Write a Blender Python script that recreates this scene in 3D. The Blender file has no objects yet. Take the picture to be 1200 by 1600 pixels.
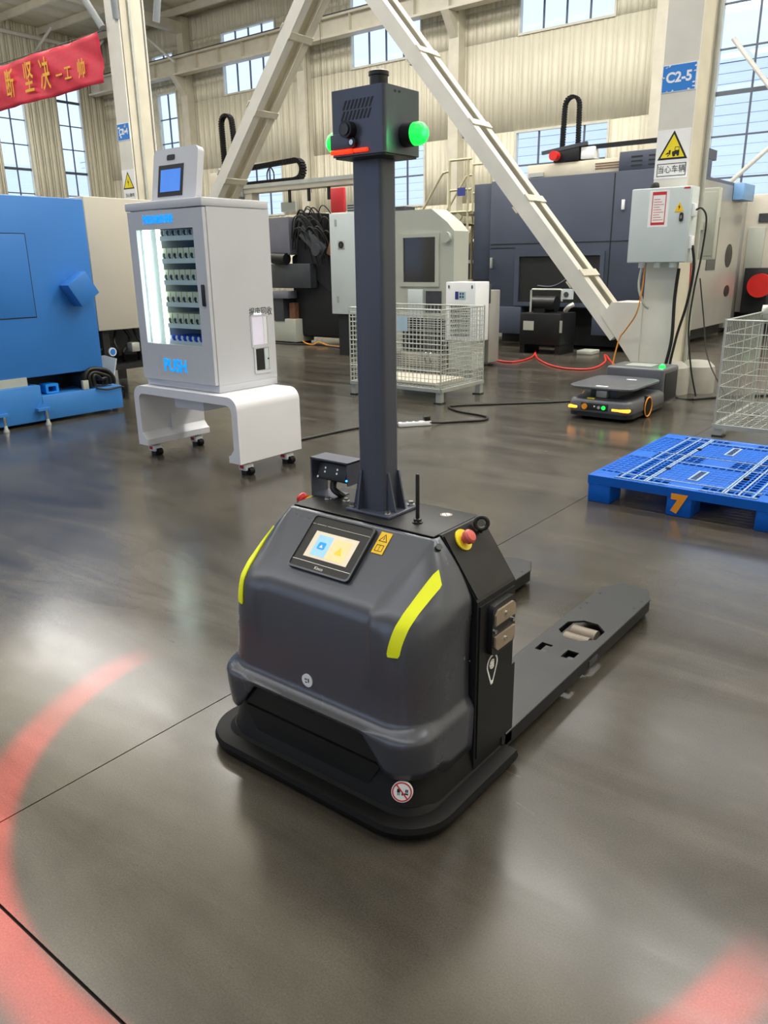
import bpy, bmesh, math, random
from math import sin, cos, pi, radians
from mathutils import Vector, Matrix
random.seed(7)
SC = bpy.context.scene
COL = SC.collection

# ------------------------------------------------------------------ camera
FPX, PITCH, ROLL, YAW, CAMH = 1215.0, radians(17.8), radians(0.8), radians(38.2), 1.4
def _cam():
    fw = Vector((0, cos(PITCH), -sin(PITCH))); r = Vector((1, 0, 0)); u = r.cross(fw)
    r2 = cos(ROLL)*r - sin(ROLL)*u; u2 = sin(ROLL)*r + cos(ROLL)*u
    Rz = Matrix.Rotation(YAW, 3, 'Z')
    r2, u2, fw = Rz @ r2, Rz @ u2, Rz @ fw
    m = Matrix((r2, u2, -fw)).transposed().to_4x4()
    m.translation = Vector((0, 0, CAMH))
    cd = bpy.data.cameras.new('camera'); cd.sensor_fit = 'VERTICAL'; cd.sensor_height = 24.0
    cd.lens = 24.0*FPX/1600.0; cd.clip_end = 300; cd.clip_start = 0.05
    o = bpy.data.objects.new('camera', cd); COL.objects.link(o); o.matrix_world = m
    SC.camera = o
_cam()

# ------------------------------------------------------------------ world, lights, exposure
W = bpy.data.worlds.new('sky'); SC.world = W; W.use_nodes = True
bg = W.node_tree.nodes['Background']; bg.inputs[0].default_value = (0.74, 0.83, 1.0, 1); bg.inputs[1].default_value = 1.8
def area(name, loc, sx, sy, power, rot=(0, 0, 0), color=(1, 0.985, 0.96)):
    l = bpy.data.lights.new(name, 'AREA'); l.shape = 'RECTANGLE'; l.size = sx; l.size_y = sy; l.energy = power; l.color = color
    o = bpy.data.objects.new(name, l); COL.objects.link(o); o.location = loc; o.rotation_euler = rot
    return o
# long lines of roof lights running the length of the hall
for yy, xc, ln, pw in ((-3.0, -10.5, 35.0, 500), (3.5, -10.5, 35.0, 1100), (10.0, -10.5, 35.0, 2500), (16.0, -5.0, 24.0, 1000)):
    area('roof_light_line', (xc, yy, 9.15), ln, 0.9, pw)
# added upward fill lights, out of view, that brighten the roof sheets
for yy, pw in ((-3.0, 500), (3.5, 1000), (9.0, 2400)):
    area('roof_fill_light', (-10.5, yy, 8.3), 35.0, 0.5, pw, (pi, 0, 0))
SC.view_settings.view_transform = 'Standard'
SC.view_settings.look = 'None'
SC.view_settings.gamma = 1.0
SC.view_settings.exposure = 0.0
SC.view_settings.use_curve_mapping = False

# ------------------------------------------------------------------ materials
MATS = {}
def lin(c):
    f = lambda v: v/12.92 if v <= 0.04045 else ((v+0.055)/1.055)**2.4
    return tuple(f(v/255.0) for v in c)
def mat(key, rgb, rough=0.5, metal=0.0, var=0.06, scale=6.0, bump=0.0, bscale=80.0, spec=0.5, coat=0.0, emit=None, es=0.0, alpha=1.0, aniso=None):
    if key in MATS: return MATS[key]
    m = bpy.data.materials.new(key); m.use_nodes = True
    nt = m.node_tree; N, L = nt.nodes, nt.links
    p = N['Principled BSDF']
    c = lin(rgb)
    tc = N.new('ShaderNodeTexCoord')
    nz = N.new('ShaderNodeTexNoise'); nz.inputs['Scale'].default_value = scale; nz.inputs['Detail'].default_value = 5
    if aniso:
        mp = N.new('ShaderNodeMapping'); mp.inputs['Scale'].default_value = aniso
        L.new(tc.outputs['Object'], mp.inputs['Vector']); L.new(mp.outputs['Vector'], nz.inputs['Vector'])
    else:
        L.new(tc.outputs['Object'], nz.inputs['Vector'])
    rp = N.new('ShaderNodeValToRGB')
    a, b = max(0, 1-var*1.6), 1+var
    rp.color_ramp.elements[0].position = 0.3; rp.color_ramp.elements[1].position = 0.7
    rp.color_ramp.elements[0].color = (c[0]*a, c[1]*a, c[2]*a, 1)
    rp.color_ramp.elements[1].color = (min(1, c[0]*b), min(1, c[1]*b), min(1, c[2]*b), 1)
    L.new(nz.outputs['Fac'], rp.inputs['Fac']); L.new(rp.outputs['Color'], p.inputs['Base Color'])
    mr = N.new('ShaderNodeMapRange'); mr.inputs['To Min'].default_value = max(0.02, rough*0.85); mr.inputs['To Max'].default_value = min(1, rough*1.15)
    L.new(nz.outputs['Fac'], mr.inputs['Value']); L.new(mr.outputs['Result'], p.inputs['Roughness'])
    p.inputs['Metallic'].default_value = metal
    p.inputs['Specular IOR Level'].default_value = spec
    p.inputs['Coat Weight'].default_value = coat; p.inputs['Coat Roughness'].default_value = 0.15
    if bump:
        n2 = N.new('ShaderNodeTexNoise'); n2.inputs['Scale'].default_value = bscale; n2.inputs['Detail'].default_value = 3
        L.new(tc.outputs['Object'], n2.inputs['Vector'])
        bp = N.new('ShaderNodeBump'); bp.inputs['Strength'].default_value = bump; bp.inputs['Distance'].default_value = 0.01
        L.new(n2.outputs['Fac'], bp.inputs['Height']); L.new(bp.outputs['Normal'], p.inputs['Normal'])
    if emit:
        p.inputs['Emission Color'].default_value = (*lin(emit), 1); p.inputs['Emission Strength'].default_value = es
    MATS[key] = m
    return m

def glass_mat(key, tint=(235, 242, 250), gloss=0.10, rough=0.03):
    if key in MATS: return MATS[key]
    m = bpy.data.materials.new(key); m.use_nodes = True; nt = m.node_tree; N, L = nt.nodes, nt.links
    for n in list(N):
        if n.type != 'OUTPUT_MATERIAL': N.remove(n)
    out = [n for n in N if n.type == 'OUTPUT_MATERIAL'][0]
    tr = N.new('ShaderNodeBsdfTransparent'); tr.inputs[0].default_value = (*lin(tint), 1)
    gl = N.new('ShaderNodeBsdfGlossy'); gl.inputs['Roughness'].default_value = rough
    lw = N.new('ShaderNodeLayerWeight'); lw.inputs['Blend'].default_value = 0.5
    pw = N.new('ShaderNodeMath'); pw.operation = 'POWER'; pw.inputs[1].default_value = 5.0; L.new(lw.outputs['Facing'], pw.inputs[0])
    fr = N.new('ShaderNodeMath'); fr.operation = 'MULTIPLY_ADD'; fr.inputs[1].default_value = 0.6; fr.inputs[2].default_value = 0.03; L.new(pw.outputs[0], fr.inputs[0])
    mx = N.new('ShaderNodeMixShader')
    L.new(fr.outputs[0], mx.inputs[0]); L.new(tr.outputs[0], mx.inputs[1]); L.new(gl.outputs[0], mx.inputs[2]); L.new(mx.outputs[0], out.inputs[0])
    MATS[key] = m
    return m

def floor_mat():
    m = bpy.data.materials.new('polished_concrete'); m.use_nodes = True; nt = m.node_tree; N, L = nt.nodes, nt.links
    p = N['Principled BSDF']; g = N.new('ShaderNodeNewGeometry')
    def noise(sc, det=6, dist=0.0, rgh=0.55, stretch=None):
        n = N.new('ShaderNodeTexNoise'); n.inputs['Scale'].default_value = sc; n.inputs['Detail'].default_value = det; n.inputs['Distortion'].default_value = dist; n.inputs['Roughness'].default_value = rgh
        if stretch:
            mp = N.new('ShaderNodeMapping'); mp.inputs['Scale'].default_value = stretch; mp.inputs['Rotation'].default_value = (0, 0, 0.35)
            L.new(g.outputs['Position'], mp.inputs['Vector']); L.new(mp.outputs['Vector'], n.inputs['Vector'])
        else: L.new(g.outputs['Position'], n.inputs['Vector'])
        return n
    a, b, c, d = noise(0.55, 8, 0.6), noise(3.2, 8, 0.3), noise(220, 3), noise(1.0, 7, 1.2, 0.6, (0.6, 2.6, 1))
    def ramp(n, c0, c1, p0=0.3, p1=0.7):
        r = N.new('ShaderNodeValToRGB'); r.color_ramp.elements[0].color = (*c0, 1); r.color_ramp.elements[1].color = (*c1, 1)
        r.color_ramp.elements[0].position = p0; r.color_ramp.elements[1].position = p1; L.new(n.outputs['Fac'], r.inputs['Fac']); return r
    r1 = ramp(a, lin((60, 56, 49)), lin((81, 77, 69)))
    r2 = ramp(b, (0.80,)*3, (1.12,)*3); r3 = ramp(c, (0.70,)*3, (1.22,)*3, 0.25, 0.75); r4 = ramp(d, (0.74,)*3, (1.10,)*3, 0.33, 0.62)
    cur = r1
    for r in (r2, r3, r4):
        mx = N.new('ShaderNodeMix'); mx.data_type = 'RGBA'; mx.blend_type = 'MULTIPLY'; mx.inputs[0].default_value = 1
        L.new(cur.outputs['Color'] if cur is r1 else cur.outputs[2], mx.inputs[6]); L.new(r.outputs['Color'], mx.inputs[7]); cur = mx
    # dark rubber scuffs with a shape of their own
    e = noise(5.0, 6, 2.5, 0.7, (1.2, 4.0, 1)); r5 = ramp(e, (0.45,)*3, (1, 1, 1), 0.27, 0.345)
    mx = N.new('ShaderNodeMix'); mx.data_type = 'RGBA'; mx.blend_type = 'MULTIPLY'; mx.inputs[0].default_value = 0.8
    L.new(cur.outputs[2], mx.inputs[6]); L.new(r5.outputs['Color'], mx.inputs[7])
    L.new(mx.outputs[2], p.inputs['Base Color'])
    mr = N.new('ShaderNodeMapRange'); mr.inputs['From Min'].default_value = 0.3; mr.inputs['From Max'].default_value = 0.7
    mr.inputs['To Min'].default_value = 0.15; mr.inputs['To Max'].default_value = 0.28
    L.new(d.outputs['Fac'], mr.inputs['Value']); L.new(mr.outputs['Result'], p.inputs['Roughness'])
    p.inputs['Specular IOR Level'].default_value = 0.36
    bp = N.new('ShaderNodeBump'); bp.inputs['Strength'].default_value = 0.05; bp.inputs['Distance'].default_value = 0.01
    L.new(b.outputs['Fac'], bp.inputs['Height']); L.new(bp.outputs['Normal'], p.inputs['Normal'])
    MATS['floor'] = m
    return m

M = dict(
    wall=mat('cream_cladding', (222, 216, 194), 0.55, var=0.03, scale=1.5),
    ceil=mat('cream_roof_sheet', (222, 214, 190), 0.6, var=0.03),
    steel_w=mat('off_white_steel_paint', (214, 212, 204), 0.42, var=0.05, scale=3),
    steel_t=mat('cream_steel_paint', (206, 200, 182), 0.45, var=0.06, scale=3),
    frame=mat('dark_window_frame', (84, 90, 96), 0.5),
    frame_l=mat('pale_window_frame', (206, 204, 190), 0.5),
    glass=glass_mat('window_glass'),
    cover=mat('satin_charcoal_cover', (88, 91, 100), 0.28, metal=0.5, var=0.02, scale=4, spec=0.55),
    blackm=mat('black_powder_coat', (26, 27, 29), 0.42, var=0.08, bump=0.04, bscale=500, spec=0.35),
    blackp=mat('black_plastic', (24, 25, 27), 0.38, var=0.08),
    matt=mat('matt_black_rubber', (15, 15, 16), 0.6, var=0.1, spec=0.2),
    mast=mat('dark_anodised_aluminium', (84, 88, 103), 0.34, metal=0.4, var=0.05, scale=3, aniso=(8, 8, 0.5)),
    forks=mat('black_fork_steel', (40, 41, 42), 0.36, metal=0.35, var=0.14, scale=9),
    chrome=mat('bright_metal', (205, 206, 208), 0.22, metal=1.0),
    zinc=mat('zinc_wire', (190, 194, 188), 0.38, metal=0.55, var=0.06),
    brass=mat('dull_brass_contact', (166, 150, 130), 0.4, metal=0.35, var=0.1, scale=20),
    yellow=mat('fluorescent_yellow', (240, 248, 20), 0.45, var=0.02),
    ylabel=mat('yellow_label', (245, 196, 20), 0.5, var=0.02),
    ysign=mat('sign_yellow', (236, 214, 30), 0.45, var=0.02),
    black=mat('print_black', (18, 18, 20), 0.5, var=0.0),
    white=mat('white_enamel', (232, 234, 238), 0.38, var=0.02),
    paper=mat('white_paper', (236, 236, 236), 0.6, var=0.02),
    red=mat('red_plastic', (206, 40, 34), 0.35, var=0.05),
    redp=mat('red_print', (196, 40, 48), 0.55, var=0.02),
    salmon=mat('faded_red_plastic', (205, 92, 84), 0.4, var=0.05),
    blue=mat('blue_machine_paint', (48, 118, 196), 0.38, var=0.03, scale=2),
    blued=mat('blue_machine_paint_base', (58, 128, 202), 0.34, var=0.03, scale=2),
    pallet=mat('blue_pallet_plastic', (0, 88, 186), 0.5, var=0.06, scale=8, spec=0.25),
    palletedge=mat('worn_pallet_ribs', (138, 166, 200), 0.4, var=0.15, scale=30),
    orange=mat('orange_paint', (236, 150, 34), 0.5, var=0.04),
    signblue=mat('sign_blue', (40, 124, 210), 0.45, var=0.03),
    vend=mat('light_grey_enamel', (198, 200, 207), 0.36, var=0.02, scale=2),
    cart=mat('white_cart_enamel', (222, 223, 230), 0.34, var=0.02, scale=2),
    cnc=mat('slate_blue_machine_paint', (64, 71, 88), 0.42, var=0.05, scale=2),
    cncd=mat('dark_machine_cavity', (22, 24, 28), 0.55, var=0.2, scale=8),
    cncs=mat('grey_machine_side', (172, 172, 168), 0.3, metal=0.35, var=0.06, scale=2),
    greyg=mat('grey_green_enclosure', (176, 180, 170), 0.45, var=0.04, scale=2),
    boxgrey=mat('pale_grey_cabinet', (196, 206, 208), 0.4, var=0.02, scale=3),
    beige=mat('beige_enclosure', (196, 190, 176), 0.45, var=0.02, scale=2),
    darkgrey=mat('dark_grey_metal', (70, 74, 80), 0.42, metal=0.3, var=0.1, scale=9),
    agv=mat('grey_robot_shell', (92, 94, 100), 0.36, metal=0.3, var=0.04),
    gold=mat('gold_lettering', (225, 170, 40), 0.45, var=0.05),
    banner=mat('crimson_cloth', (206, 40, 66), 0.6, var=0.08, scale=5),
    greytube=mat('grey_tube_paint', (140, 146, 150), 0.45, var=0.04),
    cable=mat('black_cable', (22, 22, 22), 0.5),
    redcable=mat('red_hose', (196, 52, 44), 0.45),
    orgcable=mat('orange_cable', (214, 140, 40), 0.45),
    concrete=mat('painted_concrete', (158, 157, 149), 0.6, var=0.1, scale=5),
    copper=mat('brown_metal', (120, 82, 60), 0.5, var=0.15),
    stair=mat('stair_rail_paint', (176, 170, 140), 0.45, metal=0.2),
    e_green=mat('green_lamp', (40, 230, 80), 0.3, emit=(20, 240, 70), es=1.6),
    e_red=mat('red_lamp_and_reflection', (255, 60, 20), 0.3, emit=(255, 40, 8), es=2.2),
    e_amber=mat('amber_lamp', (255, 170, 60), 0.3, emit=(255, 150, 40), es=2.5),
    e_led=mat('led_strip', (240, 255, 245), 0.4, emit=(236, 250, 240), es=7.0),
    e_cyan=mat('blue_lit_letters', (20, 150, 235), 0.4, emit=(0, 150, 240), es=0.9),
    e_blue=mat('blue_lit_screen', (70, 120, 205), 0.25, emit=(66, 120, 205), es=0.75),
    e_cream=mat('cream_lit_screen', (222, 212, 190), 0.25, emit=(222, 208, 184), es=0.3),
    e_sky=mat('pale_blue_lit_tile', (150, 195, 225), 0.25, emit=(140, 190, 225), es=0.5),
    e_peach=mat('peach_lit_tile', (236, 200, 150), 0.25, emit=(236, 196, 140), es=0.5),
    e_icon=mat('blue_lit_icon', (40, 150, 215), 0.25, emit=(30, 140, 215), es=0.5),
    e_icon2=mat('yellow_lit_icon', (236, 190, 60), 0.25, emit=(236, 180, 40), es=0.5),
    siding=mat('outside_siding', (244, 246, 250), 0.6, var=0.04, aniso=(0.2, 0.2, 14), scale=2),
    prodw=mat('white_packet', (232, 230, 220), 0.5), prody=mat('cream_packet', (232, 228, 200), 0.5, var=0.1, scale=30), prodb=mat('blue_packet', (30, 70, 220), 0.45),
    floor=floor_mat(),
)
M['glass_v'] = glass_mat('cabinet_glass', (240, 246, 246))
M['dkglass'] = mat('dark_viewing_glass', (30, 31, 34), 0.12, var=0.1, spec=0.7)

# ------------------------------------------------------------------ mesh helpers
class B:
    def __init__(s): s.v = []; s.f = []; s.M = Matrix.Identity(4)
    def add(s, vs, fs):
        n = len(s.v); s.v += [tuple(s.M @ Vector(p)) for p in vs]; s.f += [tuple(i+n for i in f) for f in fs]; return s
    def box(s, x0, x1, y0, y1, z0, z1, bev=0.0, seg=2):
        if bev <= 0:
            vs = [(x, y, z) for z in (z0, z1) for y in (y0, y1) for x in (x0, x1)]
            return s.add(vs, [(0, 2, 3, 1), (4, 5, 7, 6), (0, 1, 5, 4), (2, 6, 7, 3), (0, 4, 6, 2), (1, 3, 7, 5)])
        bm = bmesh.new(); bmesh.ops.create_cube(bm, size=1)
        for q in bm.verts: q.co = Vector(((x0+x1)/2+q.co.x*(x1-x0), (y0+y1)/2+q.co.y*(y1-y0), (z0+z1)/2+q.co.z*(z1-z0)))
        bmesh.ops.bevel(bm, geom=bm.edges[:], offset=bev, segments=seg, affect='EDGES', profile=0.5)
        return s.bm(bm)
    def bm(s, bm):
        bm.verts.ensure_lookup_table(); bm.verts.index_update()
        s.add([q.co[:] for q in bm.verts], [[q.index for q in f.verts] for f in bm.faces]); bm.free(); return s
    def cyl(s, p0, p1, r, n=16, r2=None, cap=True):
        p0, p1 = Vector(p0), Vector(p1); d = (p1-p0).normalized(); r2 = r if r2 is None else r2
        a = d.orthogonal().normalized(); b = d.cross(a)
        vs = []
        for p, rr in ((p0, r), (p1, r2)):
            for i in range(n):
                t = 2*pi*i/n; vs.append(p+a*(rr*cos(t))+b*(rr*sin(t)))
        fs = [(i, (i+1) % n, n+(i+1) % n, n+i) for i in range(n)]
        if cap: fs += [tuple(range(n))[::-1], tuple(range(n, 2*n))]
        return s.add(vs, fs)
    def ring(s, c, axis, R, r, n=28, m=10):
        c = Vector(c); d = Vector(axis).normalized(); a = d.orthogonal().normalized(); b = d.cross(a); vs = []; fs = []
        for i in range(n):
            t = 2*pi*i/n; e = a*cos(t)+b*sin(t)
            for j in range(m):
                q = 2*pi*j/m; vs.append(c+e*(R+r*cos(q))+d*(r*sin(q)))
        for i in range(n):
            for j in range(m):
                fs.append((i*m+j, ((i+1) % n)*m+j, ((i+1) % n)*m+(j+1) % m, i*m+(j+1) % m))
        return s.add(vs, fs)
    def lathe(s, c, axis, prof, n=24):
        c = Vector(c); d = Vector(axis).normalized(); a = d.orthogonal().normalized(); b = d.cross(a); vs = []; fs = []; k = len(prof)
        for i in range(n):
            t = 2*pi*i/n
            for r, h in prof: vs.append(c+(a*cos(t)+b*sin(t))*r+d*h)
        for i in range(n):
            for j in range(k-1): fs.append((i*k+j, ((i+1) % n)*k+j, ((i+1) % n)*k+j+1, i*k+j+1))
        fs.append(tuple(i*k for i in range(n))[::-1]); fs.append(tuple(i*k+k-1 for i in range(n)))
        return s.add(vs, fs)
    def tube(s, pts, r, n=8, sub=6, closed=False):
        P = [Vector(p) for p in pts]
        if sub > 1 and len(P) > 2:
            Q = []
            for i in range(len(P)-1):
                p0, p1, p2, p3 = P[max(i-1, 0)], P[i], P[i+1], P[min(i+2, len(P)-1)]
                for k in range(sub):
                    t = k/sub
                    Q.append(0.5*((2*p1)+(p2-p0)*t+(2*p0-5*p1+4*p2-p3)*t*t+(3*p1-p0-3*p2+p3)*t*t*t))
            Q.append(P[-1]); P = Q
        vs = []; fs = []; a = None
        for i, p in enumerate(P):
            d = (P[min(i+1, len(P)-1)]-P[max(i-1, 0)])
            d = d.normalized() if d.length > 1e-9 else Vector((0, 0, 1))
            a = d.orthogonal().normalized() if a is None else (a-d*a.dot(d)).normalized()
            b = d.cross(a)
            vs += [p+a*(r*cos(2*pi*j/n))+b*(r*sin(2*pi*j/n)) for j in range(n)]
        for i in range(len(P)-1):
            for j in range(n): fs.append((i*n+j, i*n+(j+1) % n, (i+1)*n+(j+1) % n, (i+1)*n+j))
        fs.append(tuple(range(n))[::-1]); fs.append(tuple((len(P)-1)*n+j for j in range(n)))
        return s.add(vs, fs)
    def bar(s, p0, p1, w, h, up=(0, 0, 1)):
        p0, p1 = Vector(p0), Vector(p1); d = (p1-p0).normalized(); up = Vector(up); sd = d.cross(up).normalized(); u2 = sd.cross(d)
        vs = [p+sd*(w/2*a)+u2*(h/2*b) for p in (p0, p1) for a, b in ((-1, -1), (1, -1), (1, 1), (-1, 1))]
        return s.add(vs, [(3, 2, 1, 0), (4, 5, 6, 7), (0, 1, 5, 4), (1, 2, 6, 5), (2, 3, 7, 6), (3, 0, 4, 7)])
    def prism(s, poly, to3, d0, d1):
        n = len(poly)
        vs = [to3(a, b, d0) for a, b in poly]+[to3(a, b, d1) for a, b in poly]
        fs = [tuple(range(n))[::-1], tuple(range(n, 2*n))]+[(i, (i+1) % n, n+(i+1) % n, n+i) for i in range(n)]
        return s.add(vs, fs)
    def ringprism(s, outer, inner, to3, d0, d1):     # same vertex count
        n = len(outer); vs = [to3(a, b, d) for d in (d0, d1) for pl in (outer, inner) for a, b in pl]; fs = []
        for i in range(n):
            j = (i+1) % n
            fs += [(i, j, n+j, n+i)[::-1], (2*n+i, 2*n+j, 3*n+j, 3*n+i), (i, j, 2*n+j, 2*n+i), (n+i, n+j, 3*n+j, 3*n+i)[::-1]]
        return s.add(vs, fs)
    def ball(s, c, r, sx=1, sy=1, sz=1, n=20):
        bm = bmesh.new(); bmesh.ops.create_uvsphere(bm, u_segments=n, v_segments=n//2, radius=r)
        for q in bm.verts: q.co = Vector((q.co.x*sx+c[0], q.co.y*sy+c[1], q.co.z*sz+c[2]))
        return s.bm(bm)
    def build(s, name, m, parent=None, ang=35, fixn=True, flat=False):
        me = bpy.data.meshes.new(name); me.from_pydata(s.v, [], s.f); me.update()
        if fixn:
            bm = bmesh.new(); bm.from_mesh(me); bmesh.ops.recalc_face_normals(bm, faces=bm.faces[:]); bm.to_mesh(me); bm.free()
        for p in me.polygons: p.use_smooth = not flat
        me.set_sharp_from_angle(angle=radians(ang))
        me.materials.append(m if not isinstance(m, str) else M[m])
        o = bpy.data.objects.new(name, me); COL.objects.link(o); par(o, parent)
        return o
def par(o, parent):
    if parent is not None:
        o.parent = parent; o.matrix_parent_inverse = WM(parent).inverted()
def WM(o):
    m = Matrix.LocRotScale(o.location, o.rotation_euler, o.scale)
    if o.parent: m = WM(o.parent) @ o.matrix_parent_inverse @ m
    return m
def box(name, m, parent, *a, bev=0.0, seg=2): return B().box(*a, bev=bev, seg=seg).build(name, m, parent)
def tag(o, label, cat, group=None):
    o['label'] = label; o['category'] = cat
    if group: o['group'] = group
    return o
def thing(name, label, cat, loc, group=None):
    o = bpy.data.objects.new(name, None); o.empty_display_size = 0.1; COL.objects.link(o); o.location = loc
    return tag(o, label, cat, group)
def struct(o, label=None):
    o['kind'] = 'structure'
    if label: o['label'] = label
    return o
def sroot(name, loc=(0, 0, 0)):
    o = bpy.data.objects.new(name, None); o.empty_display_size = 0.1; COL.objects.link(o); o.location = loc; o['kind'] = 'structure'; return o
def dup(root, loc, label=None):
    def rec(o, p):
        c = o.copy(); COL.objects.link(c)
        if p is not None: c.parent = p
        for ch in o.children: rec(ch, c)
        return c
    r = rec(root, None); r.location = loc
    if label: r['label'] = label
    return r
# planes: XZ facing -Y (front faces), YZ facing +X
def FXZ(y): return lambda a, b, d: (a, y-d, b)
def FYZ(x): return lambda a, b, d: (x+d, a, b)
def FXY(z): return lambda a, b, d: (a, b, z+d)
def rrect(cx, cy, w, h, r, n=5):
    out = []
    for sx, sy, a0 in ((1, 1, 0), (-1, 1, pi/2), (-1, -1, pi), (1, -1, 3*pi/2)):
        for i in range(n+1):
            t = a0+pi/2*i/n; out.append((cx+sx*(w/2-r)+r*cos(t), cy+sy*(h/2-r)+r*sin(t)))
    return out
def circ(cx, cy, r, n=28): return [(cx+r*cos(2*pi*i/n), cy+r*sin(2*pi*i/n)) for i in range(n)]
def scale_poly(poly, s, c=None):
    cx = sum(p[0] for p in poly)/len(poly) if c is None else c[0]; cy = sum(p[1] for p in poly)/len(poly) if c is None else c[1]
    return [(cx+(a-cx)*s, cy+(b-cy)*s) for a, b in poly]
def text(name, body, m, parent, size, mtx, ext=0.0008, sx=1.0, bold=0.0):
    """flat lettering: mtx maps local XY (text plane, centred) to world"""
    cu = bpy.data.curves.new(name, 'FONT'); cu.body = body; cu.size = size; cu.extrude = ext; cu.align_x = 'CENTER'; cu.align_y = 'CENTER'; cu.offset = bold
    cu.resolution_u = 4
    t = bpy.data.objects.new(name, cu); COL.objects.link(t)
    dg = bpy.context.evaluated_depsgraph_get(); me = bpy.data.meshes.new_from_object(t.evaluated_get(dg))
    bpy.data.objects.remove(t); bpy.data.curves.remove(cu)
    me.transform(mtx @ Matrix.Diagonal((sx, 1, 1, 1))); me.materials.clear(); me.materials.append(M[m] if isinstance(m, str) else m)
    o = bpy.data.objects.new(name, me); COL.objects.link(o); par(o, parent)
    return o
def TX(c, right, up):
    r, u = Vector(right).normalized(), Vector(up).normalized(); n = r.cross(u)
    m = Matrix((r, u, n)).transposed().to_4x4(); m.translation = Vector(c); return m
def TF(x, y, z): return TX((x, y, z), (1, 0, 0), (0, 0, 1))        # facing -Y
def TS(x, y, z): return TX((x, y, z), (0, 1, 0), (0, 0, 1))        # facing +X

# ================================================================== THE HALL
WX, WY = -29.5, 20.0          # left wall plane, back wall plane
fl = sroot('floor')
def slab(x0, x1, y0, y1):
    g = 0.0022
    B().box(x0+g, x1-g, y0+g*1.6, y1-g*1.6, -0.12, 0.0).build('slab', 'floor', fl)
XS = [-29.5, -21.87, -13.87, -7.9, -1.87, 4.13, 9.0]; YS = [-8.0, -5.4, 0.571, 8.85, 14.9, 20.0]
for i in range(len(XS)-1):
    for j in range(len(YS)-1): slab(XS[i], XS[i+1], YS[j], YS[j+1])
B().box(-29.5, 9, -8, 20, -0.2, -0.006).build('joint_filler', 'matt', fl)

WIN = []   # (axis, a0, a1, z0, z1, columns, rows)
for a0, cols in ((-27.95, 4), (-22.4, 4), (-16.75, 4), (-11.15, 4), (-5.5, 4)):
    WIN.append(('b', a0, a0+2.6, 6.85, 8.75, cols, 2))
for a0 in (-22.4, -16.65, -11.15): WIN.append(('b', a0, a0+2.62, 2.95, 4.65, 4, 2))
BW = [w for w in WIN if not (w[1] in (-27.95, -5.5))]
BW += [('b', -26.05, -24.9, 2.4, 7.35, 2, 6), ('b', -6.15, -3.0, 2.2, 7.6, 4, 6)]
BW += [('b', -26.15, -24.9, 8.05, 8.6, 2, 1)]
LW = [('l', 12.2, 13.4, 2.3, 8.2, 2, 7), ('l', 15.55, 16.75, 2.3, 8.2, 2, 7), ('l', 17.95, 19.05, 2.3, 8.2, 2, 7)]
def clad(name, wins, a0, a1, H, plane, axis):
    """ribbed cladding with openings; ribs stand proud of the sheet"""
    zs = sorted({0.0, H, *[w[3] for w in wins], *[w[4] for w in wins]})
    us = {a0, a1}
    for w in wins: us |= {w[1], w[2]}
    b = B(); pitch = 0.28; u = a0; prof = []
    while u < a1-0.001:
        prof += [(u, 0.0), (min(u+0.19, a1), 0.0), (min(u+0.205, a1), 0.010), (min(u+0.25, a1), 0.010)]
        u += pitch
    prof.append((a1, 0.0))
    P = []
    brk = sorted(us)
    for k in range(len(prof)-1):
        P.append(prof[k])
        for c in brk:
            if prof[k][0]+1e-6 < c < prof[k+1][0]-1e-6:
                t = (c-prof[k][0])/(prof[k+1][0]-prof[k][0]); P.append((c, prof[k][1]*(1-t)+prof[k+1][1]*t))
    P.append(prof[-1])
    for k in range(len(P)-1):
        (p, d0), (q, d1) = P[k], P[k+1]; mid = (p+q)/2
        if q-p < 1e-7: continue
        for z0, z1 in zip(zs[:-1], zs[1:]):
            zm = (z0+z1)/2
            if any(w[1] < mid < w[2] and w[3] < zm < w[4] for w in wins): continue
            if axis == 'b': vs = [(p, plane-d0, z0), (q, plane-d1, z0), (q, plane-d1, z1), (p, plane-d0, z1)]
            else: vs = [(plane+d0, p, z0), (plane+d1, q, z0), (plane+d1, q, z1), (plane+d0, p, z1)]
            b.add(vs, [(0, 1, 2, 3)])
    o = b.build(name, 'wall', None, fixn=False, ang=20, flat=True)
    md = o.modifiers.new('thickness', 'SOLIDIFY'); md.thickness = 0.16; md.offset = -1 if axis == 'b' else 1
    return struct(o)
ROOFZ = 9.45
clad('wall_back', BW, WX, 9.0, ROOFZ+0.1, WY, 'b')
clad('wall_left', LW, -8.0, WY, ROOFZ+0.75, WX, 'l')
RW = [('r', a0, a0+3.6, 1.0, 7.6, 4, 7) for a0 in (-26.4, -20.8, -15.2, -9.6, -4.0, 1.6)]  # large unseen rear windows, added to let in cool fill light
clad('wall_rear', RW, WX, 9.0, 10.5, -8.0, 'b')
struct(B().box(9.0, 9.2, -8.0, 20.2, 0, 10.5).build('wall_right', 'wall'))
wn = 0
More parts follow.
